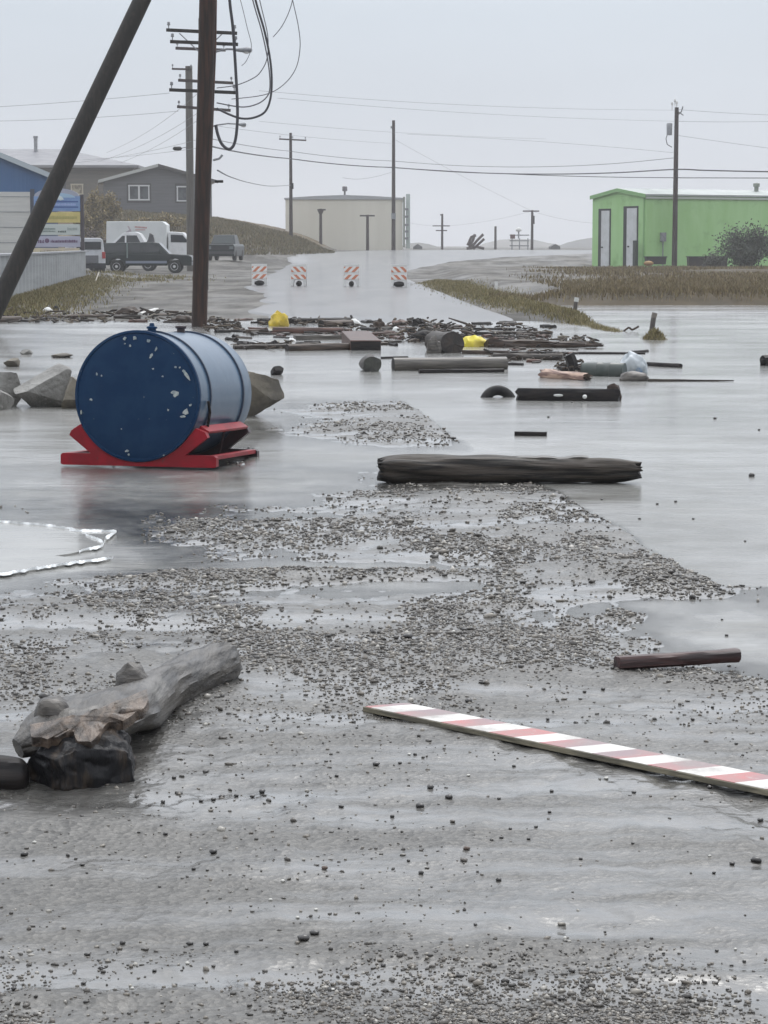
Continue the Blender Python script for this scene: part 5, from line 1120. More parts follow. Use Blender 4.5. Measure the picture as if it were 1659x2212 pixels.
plog("plank", "short brown plank afloat left of the reddish brown log", "plank", 534, 720, 577, 719, 9, m_bark2, seed=4, n=6, square=1)
plog("plank", "dark driftwood sliver at the left end of the debris, beside the near pole", "driftwood", 466, 719, 497, 718, 8, m_dark, seed=5, n=6)
plog("log_piece", "brown log ending against the square timber, nearest of the left planks", "log", 620, 758, 762, 755, 17, m_bark2, seed=6, n=12, cut=m_dark)
plog("plank", "long low brown log left of the nearest planks, with dark knobs", "log", 505, 754, 628, 752, 11, m_bark, seed=7, n=12)
lump("bark_clump", "dark clump of bark riding on the long low brown log", "bark", 510, 543, 738, 750, m_dark, 21, amp=.5)
lump("bark_clump", "small dark knob of wood on the right end of the long low log", "bark", 585, 600, 735, 749, m_dark, 22, amp=.4)
plog("plank", "grey plank lying behind the nearest brown log", "plank", 636, 734, 758, 732, 11, m_bark3, seed=8, n=10, square=1)
plog("plank", "rusty plank reaching right from behind the square timber", "plank", 756, 728, 846, 724, 9, m_redwood, seed=9, n=8, square=1)
plog("plank", "thin dark plank at the far edge of the debris", "plank", 905, 706, 980, 705, 6, m_dark, seed=10, n=8, square=1)
lump("stump_piece", "small brown stump at the far edge of the debris", "stump", 806, 831, 690, 709, m_bark2, 23, amp=.4)
lump("stump_piece", "reddish root piece beside the small brown stump", "root", 846, 882, 691, 704, m_redwood, 24, amp=.5)
lump("stump_piece", "dark pointed root at the far edge of the debris", "root", 890, 916, 688, 705, m_dark, 25, amp=.5)
lump("bark_heap", "dark heap of bark left of the upright round log", "bark", 884, 948, 716, 739, m_dark, 26, amp=.55)
lump("bark_heap", "dark knotted wood behind the bark heap", "bark", 918, 945, 706, 722, m_bark, 27, amp=.5)
# upright round log: sawn end to the viewer
p = gp(975, 765, -.02); k = mpp(p.y); rl = 27 * k
log("log_round", "thick log with its big round dark end facing the camera in the debris", "log", p + Vector((.02, 0, rl * .0)), p + Vector((-.22, .65, 0)), rl, rl * .96, m_bark, 12, 8, 26, .10, .06, .96, M("brown log end", (.050, .037, .030), .65, (.025, .021, .02), 5, (1, 1, 1), bump=.01, bscale=14), sink=.86)
lump("bark_heap", "broken grey bark piece leaning on the left of the big round log end", "bark", 922, 950, 728, 765, m_bark3, 28, amp=.5)
# round butt nearer, pipe-like log
p = gp(805, 806, -.02); k = mpp(p.y); rl = 20.5 * k
log("log_round", "small round log end standing alone in the water left of the grey pole", "log", p, p + Vector((-.06, .4, 0)), rl, rl * .95, m_bark, 17, 6, 20, .20, .10, .96, M("grey green log end", (.052, .054, .045), .6, (.03, .03, .028), 6, bump=.012, bscale=12), sink=.88)
plog("plank", "thin dark stick behind the grey pole", "stick", 824, 775, 880, 773, 5, m_dark, seed=13, n=6)
plog("pole_piece", "thick grey weathered pole floating nearer than the debris line", "log", 849, 800, 1093, 797, 31, m_bark3, seed=14, n=18, seg=22, rough=.06, cut=m_dark, sink=.7)
plog("plank", "dark plank lying against the near side of the grey pole", "plank", 905, 806, 1088, 804, 9, m_dark, seed=15, n=10, square=1)
# right cluster
plog("plank", "thin plank at the far right edge of the debris", "plank", 1001, 712, 1110, 713, 5, m_dark, seed=16, n=10, square=1)
plog("plank", "brown plank with a ragged end at the far right of the debris", "plank", 1064, 722, 1192, 722, 8, m_bark, seed=17, n=10, jag=.6)
plog("plank", "dark plank behind the bright yellow bag", "plank", 1000, 722, 1075, 724, 7, m_dark, seed=18, n=8, square=1)
plog("log_piece", "long tapering mass of brown driftwood right of the bright yellow bag", "driftwood", 1050, 750, 1296, 751, 22, m_bark2, 6, seed=19, n=24, rough=.4, jag=.8)
plog("log_piece", "brown log at the near right side of the debris", "log", 1066, 776, 1216, 778, 15, m_bark, seed=20, n=14, rough=.25)
plog("plank", "long thin pole stretching right over the brown log", "pole", 1090, 764, 1394, 765, 6, m_dark, 4, seed=21, n=14)
plog("plank", "short dark stick resting on the right tip of the long thin pole", "stick", 1366, 763, 1398, 760, 6, m_dark, seed=22, n=4)
plog("plank", "flat brown board under the big round log end, to its right", "plank", 1000, 764, 1100, 766, 9, m_bark2, seed=23, n=8, square=1)
plog("plank", "dark stick floating just below the brown log at right", "stick", 1092, 788, 1130, 789, 6, m_dark, seed=24, n=5)
# barrel
p0, p1 = gp(1258, 817, -.03), gp(1346, 819, -.03); k = mpp(p0.y); rb = 18.5 * k
d, Lb_ = frame(p0, p1); br = thing("barrel", "dark green barrel lying on its side beside a wrapped white bag", "barrel", (p0 + p1) / 2, math.atan2(d.y, d.x))
mb = MB(); mb.lathe([(rb * .9, -Lb_ / 2 - .01), (rb * .97, -Lb_ / 2 + .02), (rb, -Lb_ / 2 + .05), (rb, -Lb_ * .17), (rb * 1.04, -Lb_ * .16), (rb, -Lb_ * .15), (rb, Lb_ * .15), (rb * 1.04, Lb_ * .16), (rb, Lb_ * .17), (rb, Lb_ / 2)], 26, 'X', (0, rb * .6, rb * .86)); mb.build("drum", M("dark green drum paint", (.035, .050, .045), .42, (.05, .06, .055), 5, coat=.2), br, smooth=True)
mb = MB(); mb.lathe([(rb * .95, -Lb_ / 2 - .018), (rb * .95, -Lb_ / 2 - .008), (.01, -Lb_ / 2 - .008)], 22, 'X', (0, rb * .6, rb * .86)); mb.build("lid", M("drum lid", (.03, .035, .034), .5), br)
wb_ = lump("wrapped_bag", "white and blue wrapped plastic bag beside the green barrel", "bag", 1342, 1401, 764, 812, M("white plastic wrap", (.56, .60, .63), .35, (.30, .34, .37), 3, lo=.45, hi=.6, col3=(.12, .22, .38), s3=2.5, lo3=.58, hi3=.64), 30, 4, .28)
lump("bark_clump", "grey brown wood block under the wrapped white bag", "wood block", 1340, 1404, 803, 826, m_bark3, 31, amp=.2)
plog("log_piece", "pale split log with pinkish wood before the green barrel", "log", 1173, 815, 1270, 822, 21, m_pale, 15, seed=25, n=12, jag=.6, rough=.2, cut=m_bark2, sink=.4)
plog("driftwood_root", "dark forked root standing up behind the pale split log", "root", 1206, 803, 1262, 803, 13, m_dark, seed=26, n=8, rough=.5)
cable("driftwood_branch", "short dark branch stub rising from the forked root", [(1232, 803, gp(0, 803).y), (1236, 785, gp(0, 803).y), (1228, 766, gp(0, 803).y)], .07, m_dark, "branch")
plog("plank", "dark branch reaching right from the wrapped white bag", "branch", 1400, 790, 1470, 794, 10, m_dark, seed=27, n=8)
plog("plank", "very long thin pole floating right from the wood block, tapering", "pole", 1400, 824, 1585, 824, 7, m_bark, 2, seed=28, n=12)
# tyre half under water and black beam
p = gp(1076, 858, 0); k = mpp(p.y); ro, rt = 31 * k, 11 * k
mb = MB(); n = 40; vs, fs = [], []
for i in range(n):
    a = 2 * math.pi * i / n
    for j in range(10):
        b_ = 2 * math.pi * j / 10; r = ro + rt * math.cos(b_); vs.append((r * math.cos(a), rt * 1.2 * math.sin(b_), r * math.sin(a)))
for i in range(n):
    for j in range(10): fs.append((i * 10 + j, i * 10 + (j + 1) % 10, ((i + 1) % n) * 10 + (j + 1) % 10, ((i + 1) % n) * 10 + j))
mb.add(vs, fs); tag(mb.build("tyre", m_rubber, None, (p.x, p.y, -16 * k), True, rot=(R(-8), 0, R(8))), "black tyre half sunk in the water left of the black beam", "tyre")
plog("square_timber", "black floating beam with pale marks and a broken right end", "timber", 1118, 864, 1338, 866, 30, m_dark, seed=29, n=14, seg=14, square=1, jag=.3, rough=.1, cut=m_cut, sink=.7)
bm_ = [o for o in C.objects if o.get('label', '').startswith("black floating beam")][0]
for (x, y, w2, h2, nm) in ((1205, 849, 25, 7, "pale_mark"), (1262, 852, 10, 9, "pale_mark")):
    q = gp(x, y + 16, 0); mb = MB(); v, f = ico(2); kq = mpp(q.y)
    mb.add([(p_[0] * w2 * kq / 2, p_[1] * .02, p_[2] * h2 * kq / 2) for p_ in v], [tuple(t_) for t_ in f]); o = mb.build(nm, m_white, bm_, smooth=True)
    w0 = Vector((q.x, q.y - 12 * kq, 12 * kq)); o.location = Matrix.LocRotScale(bm_.location, bm_.rotation_euler, None).inverted() @ w0
lump("bark_clump", "splintered wood piece against the right end of the black beam", "wood", 1310, 1342, 834, 868, m_bark2, 33, amp=.5)
lump("bark_clump", "dark upright wood piece cut by the right picture edge", "wood", 1643, 1690, 765, 792, m_dark, 34, amp=.4)
# left part of the line, along the shore by the wall
plog("plank", "brown log on the shore at the left picture edge", "log", -30, 697, 42, 694, 14, m_bark2, seed=40, n=8, cut=m_dark)
plog("plank", "long brown driftwood row along the shore below the wall", "driftwood", 88, 690, 232, 689, 11, m_bark2, seed=41, n=16, rough=.4, jag=.5)
plog("square_timber", "dark flat timber on the shore left of the near pole", "timber", 246, 691, 304, 691, 12, m_bark, seed=42, n=8, square=1)
lump("bark_heap", "brown mound of kelp and bark behind the dark flat timber", "kelp", 250, 300, 664, 684, m_bark2, 43, amp=.35)
lump("float_ball", "white round float lying on the shore below the wall", "float", 90, 114, 664, 681, m_white, 44, amp=.12)
lump("float_ball", "black float beside the white round float", "float", 112, 127, 660, 675, m_rubber, 45, amp=.2)
lump("foam_chunk", "white foam piece on the grass above the round float", "foam chunk", 106, 124, 643, 654, m_white, 46, amp=.2)
plog("plank", "pale bleached plank on the shore right of the brown mound", "plank", 303, 683, 338, 672, 8, M("bleached wood", (.55, .54, .52), .5), seed=47, n=6, square=1)
plog("plank", "dark brown plank on the shore right of the bleached plank", "plank", 330, 684, 372, 683, 7, m_bark2, seed=48, n=6)
lump("bark_heap", "low heap of brown weed at the foot of the near pole", "weed", 372, 420, 682, 698, m_bark2, 49, amp=.4)
lump("bark_clump", "small weed lump just right of the near pole", "weed", 448, 470, 686, 697, m_bark2, 50, amp=.3)
# tangled small sticks, bark and weed that nobody could count
def tangle(name, label, spots, n, seed, m):
    r = random.Random(seed); mb = MB()
    for i in range(n):
        x0, x1, y0, y1, hp = r.choice(spots); x, y = r.uniform(x0, x1), r.uniform(y0, y1); p = gp(x, y, 0); p.z = max(0, hz(p.x, p.y)) + r.uniform(0, hp) * mpp(p.y)
        a, l_, el = r.uniform(0, math.pi), r.lognormvariate(math.log(13), .6) * mpp(p.y), r.uniform(-.35, .35); d = Vector((math.cos(a) * math.cos(el), math.sin(a) * math.cos(el), math.sin(el))) * l_ / 2; t_ = r.uniform(.9, 2.6) * mpp(p.y)
        j = Vector((r.uniform(-1, 1), r.uniform(-1, 1), r.uniform(-.5, 1))) * l_ * .07; mb.tube([p - d, p + j, p + d], [t_, t_ * 1.15, t_ * .6], 5)
    return tag(mb.build(name, m, None), label, "driftwood", kind='stuff')
m_tang = M("tangled wet wood", (.05, .04, .03), .6, island=[(0, (.012, .010, .009)), (.45, (.035, .026, .02)), (.75, (.07, .05, .036)), (.92, (.12, .095, .07)), (1, (.30, .27, .22))], col2=(.02, .016, .013), scale=9, lo=.5, hi=.7, spec=.25)
tangle("driftwood_tangle", "tangle of broken sticks, bark and weed caught among the logs of the debris line", [(560, 760, 694, 704, 9), (690, 860, 698, 734, 8), (850, 1000, 698, 738, 12), (880, 950, 716, 742, 16), (1000, 1190, 706, 730, 9), (1040, 1290, 732, 752, 10), (1060, 1220, 762, 780, 8), (505, 640, 742, 756, 6), (1200, 1260, 790, 806, 14)], 900, 5, m_tang)
tangle("driftwood_tangle", "thin line of sticks and weed washed up on the shore left of the near pole", [(-20, 240, 682, 698, 6), (230, 420, 678, 697, 7), (440, 520, 690, 718, 5)], 330, 6, m_tang)
# small anonymous splinters that drift among them
mats = [m_bark, m_bark2, m_dark, m_redwood, m_bark3]
rs = random.Random(91)
for i in range(190):
    zone = rs.random()
    if zone < .55: x, y = rs.uniform(790, 1190), rs.uniform(696, 748)
    elif zone < .8: x, y = rs.uniform(500, 800), rs.uniform(692, 752)
    elif zone < .92: x, y = rs.uniform(1040, 1290), rs.uniform(730, 785)
    else: x, y = rs.uniform(20, 400), rs.uniform(676, 698)
    if abs(x - 975) < 55 and y > 740: continue
    l_ = rs.uniform(7, 40); plog("wood_splinter", "small dark splinter of driftwood among the debris line in the flood", "driftwood", x - l_ / 2, y, x + l_ / 2, y + rs.uniform(-2, 2), rs.uniform(3, 8), mats[rs.choice((0, 1, 2, 2, 2, 3, 0))], seed=100 + i, n=5, seg=8, jag=.5, rough=.3, group="driftwood splinters in the debris line")

# ================================================================== LOOSE STONES LYING ABOUT (single ones)
v_, f_ = ico(2); st_me = []
m_st = [M("dark wet stone", (.018, .017, .017), .35, (.035, .03, .027), 20, coat=.3), M("pale stone", (.55, .54, .50), .5), M("brown stone", (.10, .07, .055), .5)]
for i in range(8):
    P = [Vector(p) * (1 + .28 * mnoise.noise(Vector(p) * 1.5 + Vector((i * 5, 0, 0)))) for p in v_]
    me = bpy.data.meshes.new("stone"); me.from_pydata([(p.x, p.y, p.z * .72) for p in P], [], [tuple(t_) for t_ in f_]); me.polygons.foreach_set("use_smooth", [True] * len(me.polygons)); st_me.append(me)
def stone(x, y, s, c_=0):
    me = st_me[rs.randrange(8)].copy(); me.materials.append(m_st[c_]); o = bpy.data.objects.new("stone", me); C.objects.link(o)
    p = gp(x, y, 0); h_ = max(0.0, hz(p.x, p.y)); r = s * mpp(p.y) / 2; o.location = (p.x, p.y + r, h_ + r * .45); o.scale = (r * rs.uniform(.9, 1.3), r, r * rs.uniform(.8, 1.05)); o.rotation_euler = (0, 0, rs.uniform(0, 6))
    lab = ("small dark wet stone lying on the flooded gravel in the foreground", "small pale pebble lying on the flooded gravel in the foreground", "small brown stone lying on the flooded gravel in the foreground")[c_]
    return tag(o, lab, "stone", ("dark stones on the flooded gravel", "pale pebbles on the flooded gravel", "brown stones on the flooded gravel")[c_])
ST1 = [(665, 88), (675, 228), (97, 312, 16), (870, 310, 16), (335, 360), (790, 370), (1240, 657, 22), (1285, 627, 18), (775, 667, 13), (840, 677, 12), (500, 680, 12), (355, 718), (410, 780), (340, 845), (55, 878, 12), (630, 800), (965, 717), (1565, 773, 10), (1393, 118), (1602, 147), (965, 75), (1030, 70), (1070, 52, 13), (870, 88), (905, 75, 13), (820, 95), (710, 0)]
for s_ in ST1: stone(s_[0] * .529, 1700.6 + s_[1] * .529, (s_[2] if len(s_) > 2 else 9) * .95 + 2)
for s_ in [(213, 42, 15), (293, 87, 17), (168, 115, 17), (732, 45), (1410, 38, 12), (1085, 52), (723, 145), (665, 208), (555, 215), (633, 253), (517, 253), (1080, 275), (857, 345), (173, 392, 13), (505, 431, 12), (1507, 367, 13), (1612, 350, 22), (1428, 400), (118, 349), (1628, 162, 12), (405, 632), (1160, 685), (820, 820, 16), (875, 908, 14), (775, 963, 15), (742, 990, 13), (1440, 733), (1558, 775), (10, 812), (305, 975, 12), (120, 950, 12)]:
    stone(822.8 + s_[0] * .504, 1700.6 + s_[1] * .504, (s_[2] if len(s_) > 2 else 8) * .95 + 1)
for s_ in [(295, 40, 19), (138, 103, 13), (510, 10, 12), (525, 275, 16), (825, 340), (322, 482), (175, 527, 16), (265, 520), (1035, 228, 10), (965, 240), (1375, 355, 10), (1540, 447), (840, 620), (25, 573), (235, 713), (640, 645)]:
    stone(713 + s_[0] * .57, 1371.5 + s_[1] * .57, (s_[2] if len(s_) > 2 else 8) * .95 + 1)
for (x, y) in ((1325, 372),): stone(x * .529, 1700.6 + y * .529, 14, 2)
stone(822.8 + 367 * .504, 1700.6 + 303 * .504, 15, 2)
for (x, y) in ((540, 875), (765, 765), (1105, 497), (1215, 565), (1290, 533), (1360, 880), (1155, 408), (140, 265)): stone(x * .529, 1700.6 + y * .529, 9, 1)
for (x, y) in ((1410, 328), (1520, 730), (790, 677), (190, 980), (630, 960), (1065, 970)): stone(822.8 + x * .504, 1700.6 + y * .504, 8, 1)
for (x, y, s_) in ((1012, 1692, 8), (884, 1646, 8), (1310, 1697, 11), (980, 1387, 10)): stone(x, y, s_, 1)
for (x, y, s_) in ((868, 905, 7), (980, 950, 10), (960, 948, 8), (1185, 902, 6), (1236, 870, 6), (1420, 1090, 6), (1382, 1122, 6), (1460, 1085, 7), (1362, 1185, 7), (1570, 1375, 9), (1498, 1122, 6), (1290, 1115, 6), (1560, 1340, 6), (1610, 1170, 6), (1640, 930, 6), (1625, 1030, 14), (1300, 1080, 6), (1545, 905, 8), (575, 1130, 9), (95, 1530, 26), (300, 1420, 14), (1240, 1095, 6), (1330, 1215, 7)): stone(x, y, s_, 0)

# ================================================================== GRASS, BUSHES, MARKER POSTS
def grass(name, label, pts, hgt, cols, wid=.012, cat="grass"):
    pts = np.asarray(pts, float); n = len(pts); h_ = hgt * rng.uniform(.45, 1.25, n); a = rng.uniform(0, 2 * np.pi, n); l_ = rng.uniform(.1, .7, n)[:, None] * h_[:, None]
    side = np.stack([np.cos(a), np.sin(a), 0 * a], 1) * wid * rng.uniform(.6, 1.5, n)[:, None]; a2 = rng.uniform(0, 2 * np.pi, n); lean = np.stack([np.cos(a2), np.sin(a2), 0 * a2], 1) * l_
    b0 = pts - side; b1 = pts + side; up = np.stack([0 * a, 0 * a, h_], 1); m0 = pts + lean * .35 + up * .6 - side * .7; m1 = pts + lean * .35 + up * .6 + side * .7; tp = pts + lean + up
    V = np.stack([b0, b1, m1, m0, tp], 1).reshape(-1, 3); o_ = (np.arange(n) * 5)[:, None]
    F3 = np.concatenate([o_ + np.array([[0, 1, 2]]), o_ + np.array([[0, 2, 3]]), o_ + np.array([[3, 2, 4]])])
    return tag(raw_mesh(name, V, F3, M(name + " blades " + label[:12], cols[0][1], .7, island=cols, col2=cols[0][1], lo=.95, hi=.99)), label, cat, kind='stuff')
def scatter(n, f):
    X, Y = f(n); return np.stack([X, Y, height(X, Y) - .01], 1)
GC = [(0, (.11, .095, .045)), (.35, (.20, .165, .075)), (.7, (.29, .24, .11)), (1, (.15, .15, .06))]
BC = [(0, (.10, .075, .042)), (.4, (.17, .13, .07)), (.75, (.24, .185, .09)), (1, (.16, .14, .065))]
def strip_pts(n):
    Y = rng.uniform(41.2, 92, n) ** 1.0; X = np.interp(Y, [p[1] for p in STRIP[::-1]], [p[0] for p in STRIP[::-1]]) + rng.normal(0, 1, n) * np.interp(Y, [41, 48, 60, 92], [.10, .24, .40, .45]); return X, Y
grass("grass", "yellow brown dead grass strip between the road edge and the lagoon", scatter(26000, strip_pts), .10, GC, .010)
grass("grass", "small tuft of grass on the islet around the leaning marker post", scatter(1200, lambda n: (4.55 + rng.normal(0, .16, n), 38.1 + rng.normal(0, .22, n))), .10, GC, .010)
def bank_pts(n):
    Y = 60.2 + rng.exponential(7, n) + rng.uniform(0, 1.5, n); X = 2.9 + rng.beta(1.3, 1, n) * 15 * Y / 60; k_ = (X > 5.2) | (Y < 63.5); return X[k_], Y[k_]
grass("grass", "rust brown dead grass along the bank of the lagoon", scatter(36000, bank_pts), .17, BC, .012)
def field_pts(n):
    Y = rng.uniform(70, 157, n); X = Y * rng.uniform(.06, .20, n); k_ = (vnoise(X * .25, Y * .1, 5) > .3) & (rng.uniform(0, 1, n) < np.clip((X / Y - .06) / .06 + .9 * (vnoise(X * .5, Y * .15, 6) - .5), 0, 1)); return X[k_], Y[k_]
grass("grass", "brown weed field in front of the green building", scatter(26000, field_pts), .16, BC, .02)
def wallfoot(n):
    u = rng.uniform(0, 1, n); X = wa.x + (wb.x - wa.x) * u; Y = wa.y + (wb.y - wa.y) * u; o_ = np.abs(rng.normal(0, .75, n)) + .05; return X + o_, Y - o_ * .3
grass("grass", "dead grass growing along the foot of the barrier wall", scatter(14000, wallfoot), .11, GC, .011)
def lotpts(n):
    Y = rng.uniform(96, 118, n); X = -(Y * rng.normal(.108, .012, n)); k_ = vnoise(X * 1.3, Y * .4, 15) > .45; return X[k_], Y[k_]
grass("grass", "thin tufts of grass growing on the gravel lot before the pickups", scatter(2500, lotpts), .14, GC, .02)
def hillpts(n):
    X = rng.uniform(-24, -4.4, n); Y = rng.uniform(160, 205, n); k_ = (height(X, Y) > .9); return X[k_], Y[k_]
grass("grass", "dead brown grass covering the slope below the grey house", scatter(45000, hillpts), .26, [(0, (.08, .066, .038)), (.4, (.14, .115, .062)), (.7, (.20, .16, .08)), (1, (.11, .11, .055))], .03)
def bush(name, label, loc, dims, nleaf, seed, cols, stems=14, leaf=.05, stemcol=(.05, .035, .025)):
    r = np.random.default_rng(seed); t = thing(name, label, "bush", loc); mb = MB(); tips = []
    for i in range(stems):
        a = r.uniform(0, 2 * np.pi); q = r.uniform(.1, 1) ** .6; e_ = Vector((math.cos(a) * dims[0] / 2 * q, math.sin(a) * dims[1] / 2 * q, dims[2] * r.uniform(.6, 1.0) * (1.05 - .5 * q * q))); c_ = Vector((e_.x * .35, e_.y * .35, e_.z * .55))
        mb.tube([(e_.x * .08, e_.y * .08, -.05), c_, e_], [.03, .02, .006], 5); tips += [(c_ * (1 - u) + e_ * u) for u in np.linspace(0, 1, 7)] + [c_ * u for u in (.5, .8)]
    mb.build("stems", M("bush stems", stemcol, .8), t)
    T = np.array([tuple(p) for p in tips]); c_ = T[r.integers(0, len(T), nleaf)] + r.normal(0, 1, (nleaf, 3)) * np.array([dims[0] * .085, dims[1] * .085, dims[2] * .075]); c_[:, 2] = np.abs(c_[:, 2])
    d1 = r.normal(0, 1, (nleaf, 3)); d1 /= np.linalg.norm(d1, axis=1)[:, None]; d2 = np.cross(d1, r.normal(0, 1, (nleaf, 3))); d2 /= np.linalg.norm(d2, axis=1)[:, None]; s_ = leaf * r.uniform(.6, 1.5, nleaf)[:, None]
    V = np.stack([c_ - d1 * s_, c_ + d2 * s_ * .45, c_ + d1 * s_, c_ - d2 * s_ * .45], 1).reshape(-1, 3); F4 = (np.arange(nleaf) * 4)[:, None] + np.array([[0, 1, 2, 3]])
    o = raw_mesh("foliage", V, F4, M("bush leaves " + label[:10], cols[0][1], .6, island=cols, col2=cols[0][1], lo=.95, hi=.99)); o.parent = t; return t
k = mpp(150)
q = on(1612, 150); bush("willow_bush", "large grey green willow bush in front of the green building's long side", (q.x, 150, q.z - .1), (4.2, 2.6, 2.9), 9000, 3, [(0, (.022, .03, .022)), (.5, (.05, .065, .045)), (1, (.10, .11, .08))], 26, .085)
q = on(1700, 152); bush("willow_bush", "willow bush cut by the right edge beside the larger willow", (q.x, 152, q.z - .1), (3.0, 2.4, 2.5), 5000, 13, [(0, (.022, .03, .022)), (.5, (.05, .065, .045)), (1, (.10, .11, .08))], 20, .085)
q = on(1540, 151); bush("willow_bush", "low sparse willow at the left foot of the large willow bush", (q.x, 151, q.z - .1), (1.7, 1.3, 1.2), 1500, 23, [(0, (.03, .035, .025)), (.6, (.06, .065, .045)), (1, (.10, .10, .07))], 12, .07)
BB = [(0, (.10, .075, .03)), (.4, (.21, .155, .06)), (.8, (.29, .22, .085)), (1, (.16, .135, .06))]
for (px, Y, w_, h_, sd_, lb) in ((206, 176, 1.9, 3.6, 5, "tall ochre autumn willow between the sign and the grey house"), (232, 180, 2.0, 2.6, 6, "ochre autumn willow against the left wall of the grey house"), (196, 166, 1.8, 2.2, 7, "brown autumn shrub just right of the tenant sign post"), (262, 172, 2.6, 1.5, 8, "low brown shrub above the left end of the box truck"), (352, 178, 3.4, 1.4, 9, "low spreading brown shrub under the grey house above the box truck"), (300, 176, 2.4, 1.3, 10, "low rusty shrub above the middle of the box truck"), (215, 158, 1.8, 1.9, 11, "dark brown shrub between the white vehicle and the box truck"), (176, 172, 1.6, 3.2, 12, "ochre willow rising right behind the tenant sign")):
    q = on(px, Y); zt_ = max(q.z, zof(480 if Y > 165 else 545, Y) - 1.2); bush("autumn_shrub", lb, (q.x, Y, min(q.z, zt_) if False else q.z), (w_, w_ * .7, h_), int(1500 * h_), sd_, BB if sd_ not in (7, 11) else [(0, (.04, .028, .022)), (.5, (.075, .05, .035)), (1, (.11, .08, .055))], 16, .10)
for (px, py, top_, lean, lb, Y) in ((1236, 688, 643, 10, "pale topped marker post leaning on the grass strip in the lagoon", None), (1401, 726, 676, 13, "bare leaning marker post on the small grass islet", None)):
    p0 = gp(px, py, .02); kq = mpp(p0.y); t = thing("marker_post", lb, "marker post", p0); e_ = Vector((lean * kq, 0, (py - top_) * kq))
    mb = MB(); mb.tube([(0, 0, -.3), e_ * .8], .045, 8); mb.build("shaft", M("grey post wood", (.13, .115, .10), .7, (.08, .07, .065), 5, (4, 4, .6)), t)
    mb = MB(); mb.tube([e_ * .8, e_], .048, 8); mb.build("post_top", M("post top " + lb[:4], (.62, .63, .62) if 'pale' in lb else (.17, .15, .13), .5), t)
q = gp(1072, 628, .1); t = tag(MB().add(*[[(-.05, 0, -.1), (.05, 0, -.1), (.05, .05, -.1), (-.05, .05, -.1), (-.05, 0, .3), (.05, 0, .3), (.05, .05, .3), (-.05, .05, .3)], [(0, 1, 5, 4), (1, 2, 6, 5), (2, 3, 7, 6), (3, 0, 4, 7), (4, 5, 6, 7)]]).build("marker_stub", m_white, None, q), "tiny white marker stub in the grass at the road edge", "marker post")
cable("twig", "bare twigs sticking out of the lagoon beside the grass islet", [(1347, 716, gp(0, 716).y), (1358, 708, gp(0, 716).y), (1366, 712, gp(0, 716).y), (1380, 705, gp(0, 716).y)], .02, m_bark2, "twig")

# ================================================================== FAR BITS BY THE GREEN BUILDING AND ON THE HORIZON
def skip(name, label, x0, x1, y0, y1, Y, m, depth=1.2):
    q = at((x0 + x1) / 2, y1, Y); kq = mpp(Y); w_ = (x1 - x0) * kq; h_ = (y1 - y0) * kq; t = thing(name, label, "container", q)
    mb = MB(); mb.prism([(-w_ / 2 + .06, 0), (w_ / 2 - .06, 0), (w_ / 2, h_), (-w_ / 2, h_)], 0, depth, 'Y'); mb.build("tub", m, t, bevel=.02)
    mb = MB(); mb.box((0, depth / 2, h_ + .03), (w_ + .08, depth + .08, .06)); mb.build("rim", m_dk, t); return t
skip("scrap_bin", "low dark bin at the foot of the green wall left of the bush", 1488, 1572, 556, 580, 153, M("dark bin paint", (.03, .03, .032), .6, (.05, .04, .035), 3))
skip("scrap_bin", "long low black trough lying at the foot of the transformer pole", 1396, 1440, 556, 571, 154, M("black trough", (.022, .022, .022), .6))
lump_q = at(1401, 573, 153)
mb = MB(); v, f = ico(2); mb.add([(p_[0] * .35, p_[1] * .3, .12 + p_[2] * .18) for p_ in v], [tuple(t_) for t_ in f]); tag(mb.build("hose_coil", M("orange brown heap", (.30, .17, .06), .6), None, lump_q, True), "small orange brown heap on the ground beside the dark door post", "heap")
YF = 262; k = mpp(YF); o = at(1122, 541, YF); o.z = 1.0
t = thing("light_tower", "distant scaffold tower with a round white top left of the T topped pole", "tower", o)
def fx(px): return (px - 1122) * k
def fz(py): return zof(py, YF) - 1.0
mb = MB()
for x in (1106, 1122, 1140): mb.box((fx(x), 0, fz(522) / 2), (.12, .12, fz(508)))
for y in (508, 520, 531): mb.box((fx(1122), .13, fz(y)), (42 * k, .12, .12))
mb.build("frame", m_gmetal, t)
mb = MB(); mb.box((fx(1107), -.2, fz(511)), (10 * k, .3, 9 * k)); mb.build("cabin", M("dark red cabin", (.12, .06, .06), .6), t)
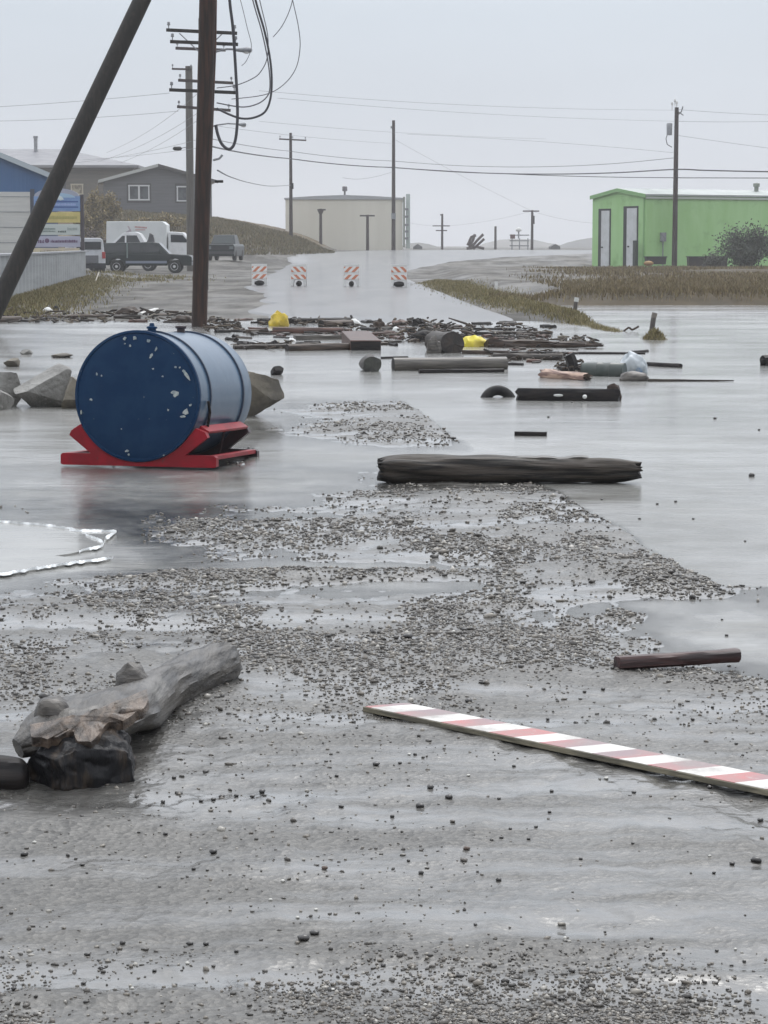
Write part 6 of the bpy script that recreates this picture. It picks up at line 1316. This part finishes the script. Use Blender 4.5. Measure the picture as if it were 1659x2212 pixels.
mb = MB(); mb.box((fx(1120), 0, fz(505)), (.16, .16, 20 * k)); mb.build("mast", m_gmetal, t)
mb = MB(); mb.lathe([(.02, -.25), (.3, -.18), (.36, 0), (.24, .2), (.02, .26)], 12, 'Z', (fx(1120), 0, fz(496))); mb.build("dome", m_white, t, smooth=True)
o = at(1030, 540, 262); o.z = 1.0; t = thing("scrap_heap", "distant tangle of dark scrap metal on the horizon left of the tower", "scrap heap", o)
for i, pts in enumerate((((1012, 538), (1022, 518), (1026, 506)), ((1016, 538), (1030, 520), (1044, 506)), ((1022, 538), (1034, 527), (1046, 516)), ((1008, 537), (1030, 533), (1046, 537)), ((1010, 530), (1018, 512), (1028, 508)))):
    mb = MB(); mb.tube([at(x, y, 262) - o for x, y in pts], .16, 6); mb.build("scrap_bar", M("dark scrap", (.07, .05, .05), .7), t)
for (x0, x1, y0, lb) in ((1190, 1210, 530, "tiny distant dark shed on the horizon right of the tower"), (893, 912, 527, "tiny distant grey shed at the right foot of the beige building")):
    q = at((x0 + x1) / 2, 540, 300); q.z = .9; kq = mpp(300); mb = MB(); mb.prism([(-(x1 - x0) * kq / 2, 0), ((x1 - x0) * kq / 2, 0), ((x1 - x0) * kq / 2, .6), (0, .95), (-(x1 - x0) * kq / 2, .6)], 0, 4, 'Y'); tag(mb.build("shed", M("far shed " + lb[:18], (.10, .10, .105), .7), None, q), lb, "shed")

# ================================================================== RAIN HAZE
hm = bpy.data.materials.new("rain haze"); hm.use_nodes = True; ht = hm.node_tree; ht.nodes.remove(ht.nodes['Principled BSDF'])
pv = ht.nodes.new("ShaderNodeVolumePrincipled"); pv.inputs['Color'].default_value = (.97, .975, .99, 1); pv.inputs['Density'].default_value = .00062; pv.inputs['Anisotropy'].default_value = .2
ht.links.new(pv.outputs[0], ht.nodes['Material Output'].inputs['Volume'])
mb = MB(); mb.box((0, 480, 9.5), (1800, 1040, 24)); hz_o = mb.build("haze", hm); tag(hz_o, "pale rainy haze hanging over the whole flooded place", "haze", kind='stuff')
scene.cycles.volume_bounces = 1
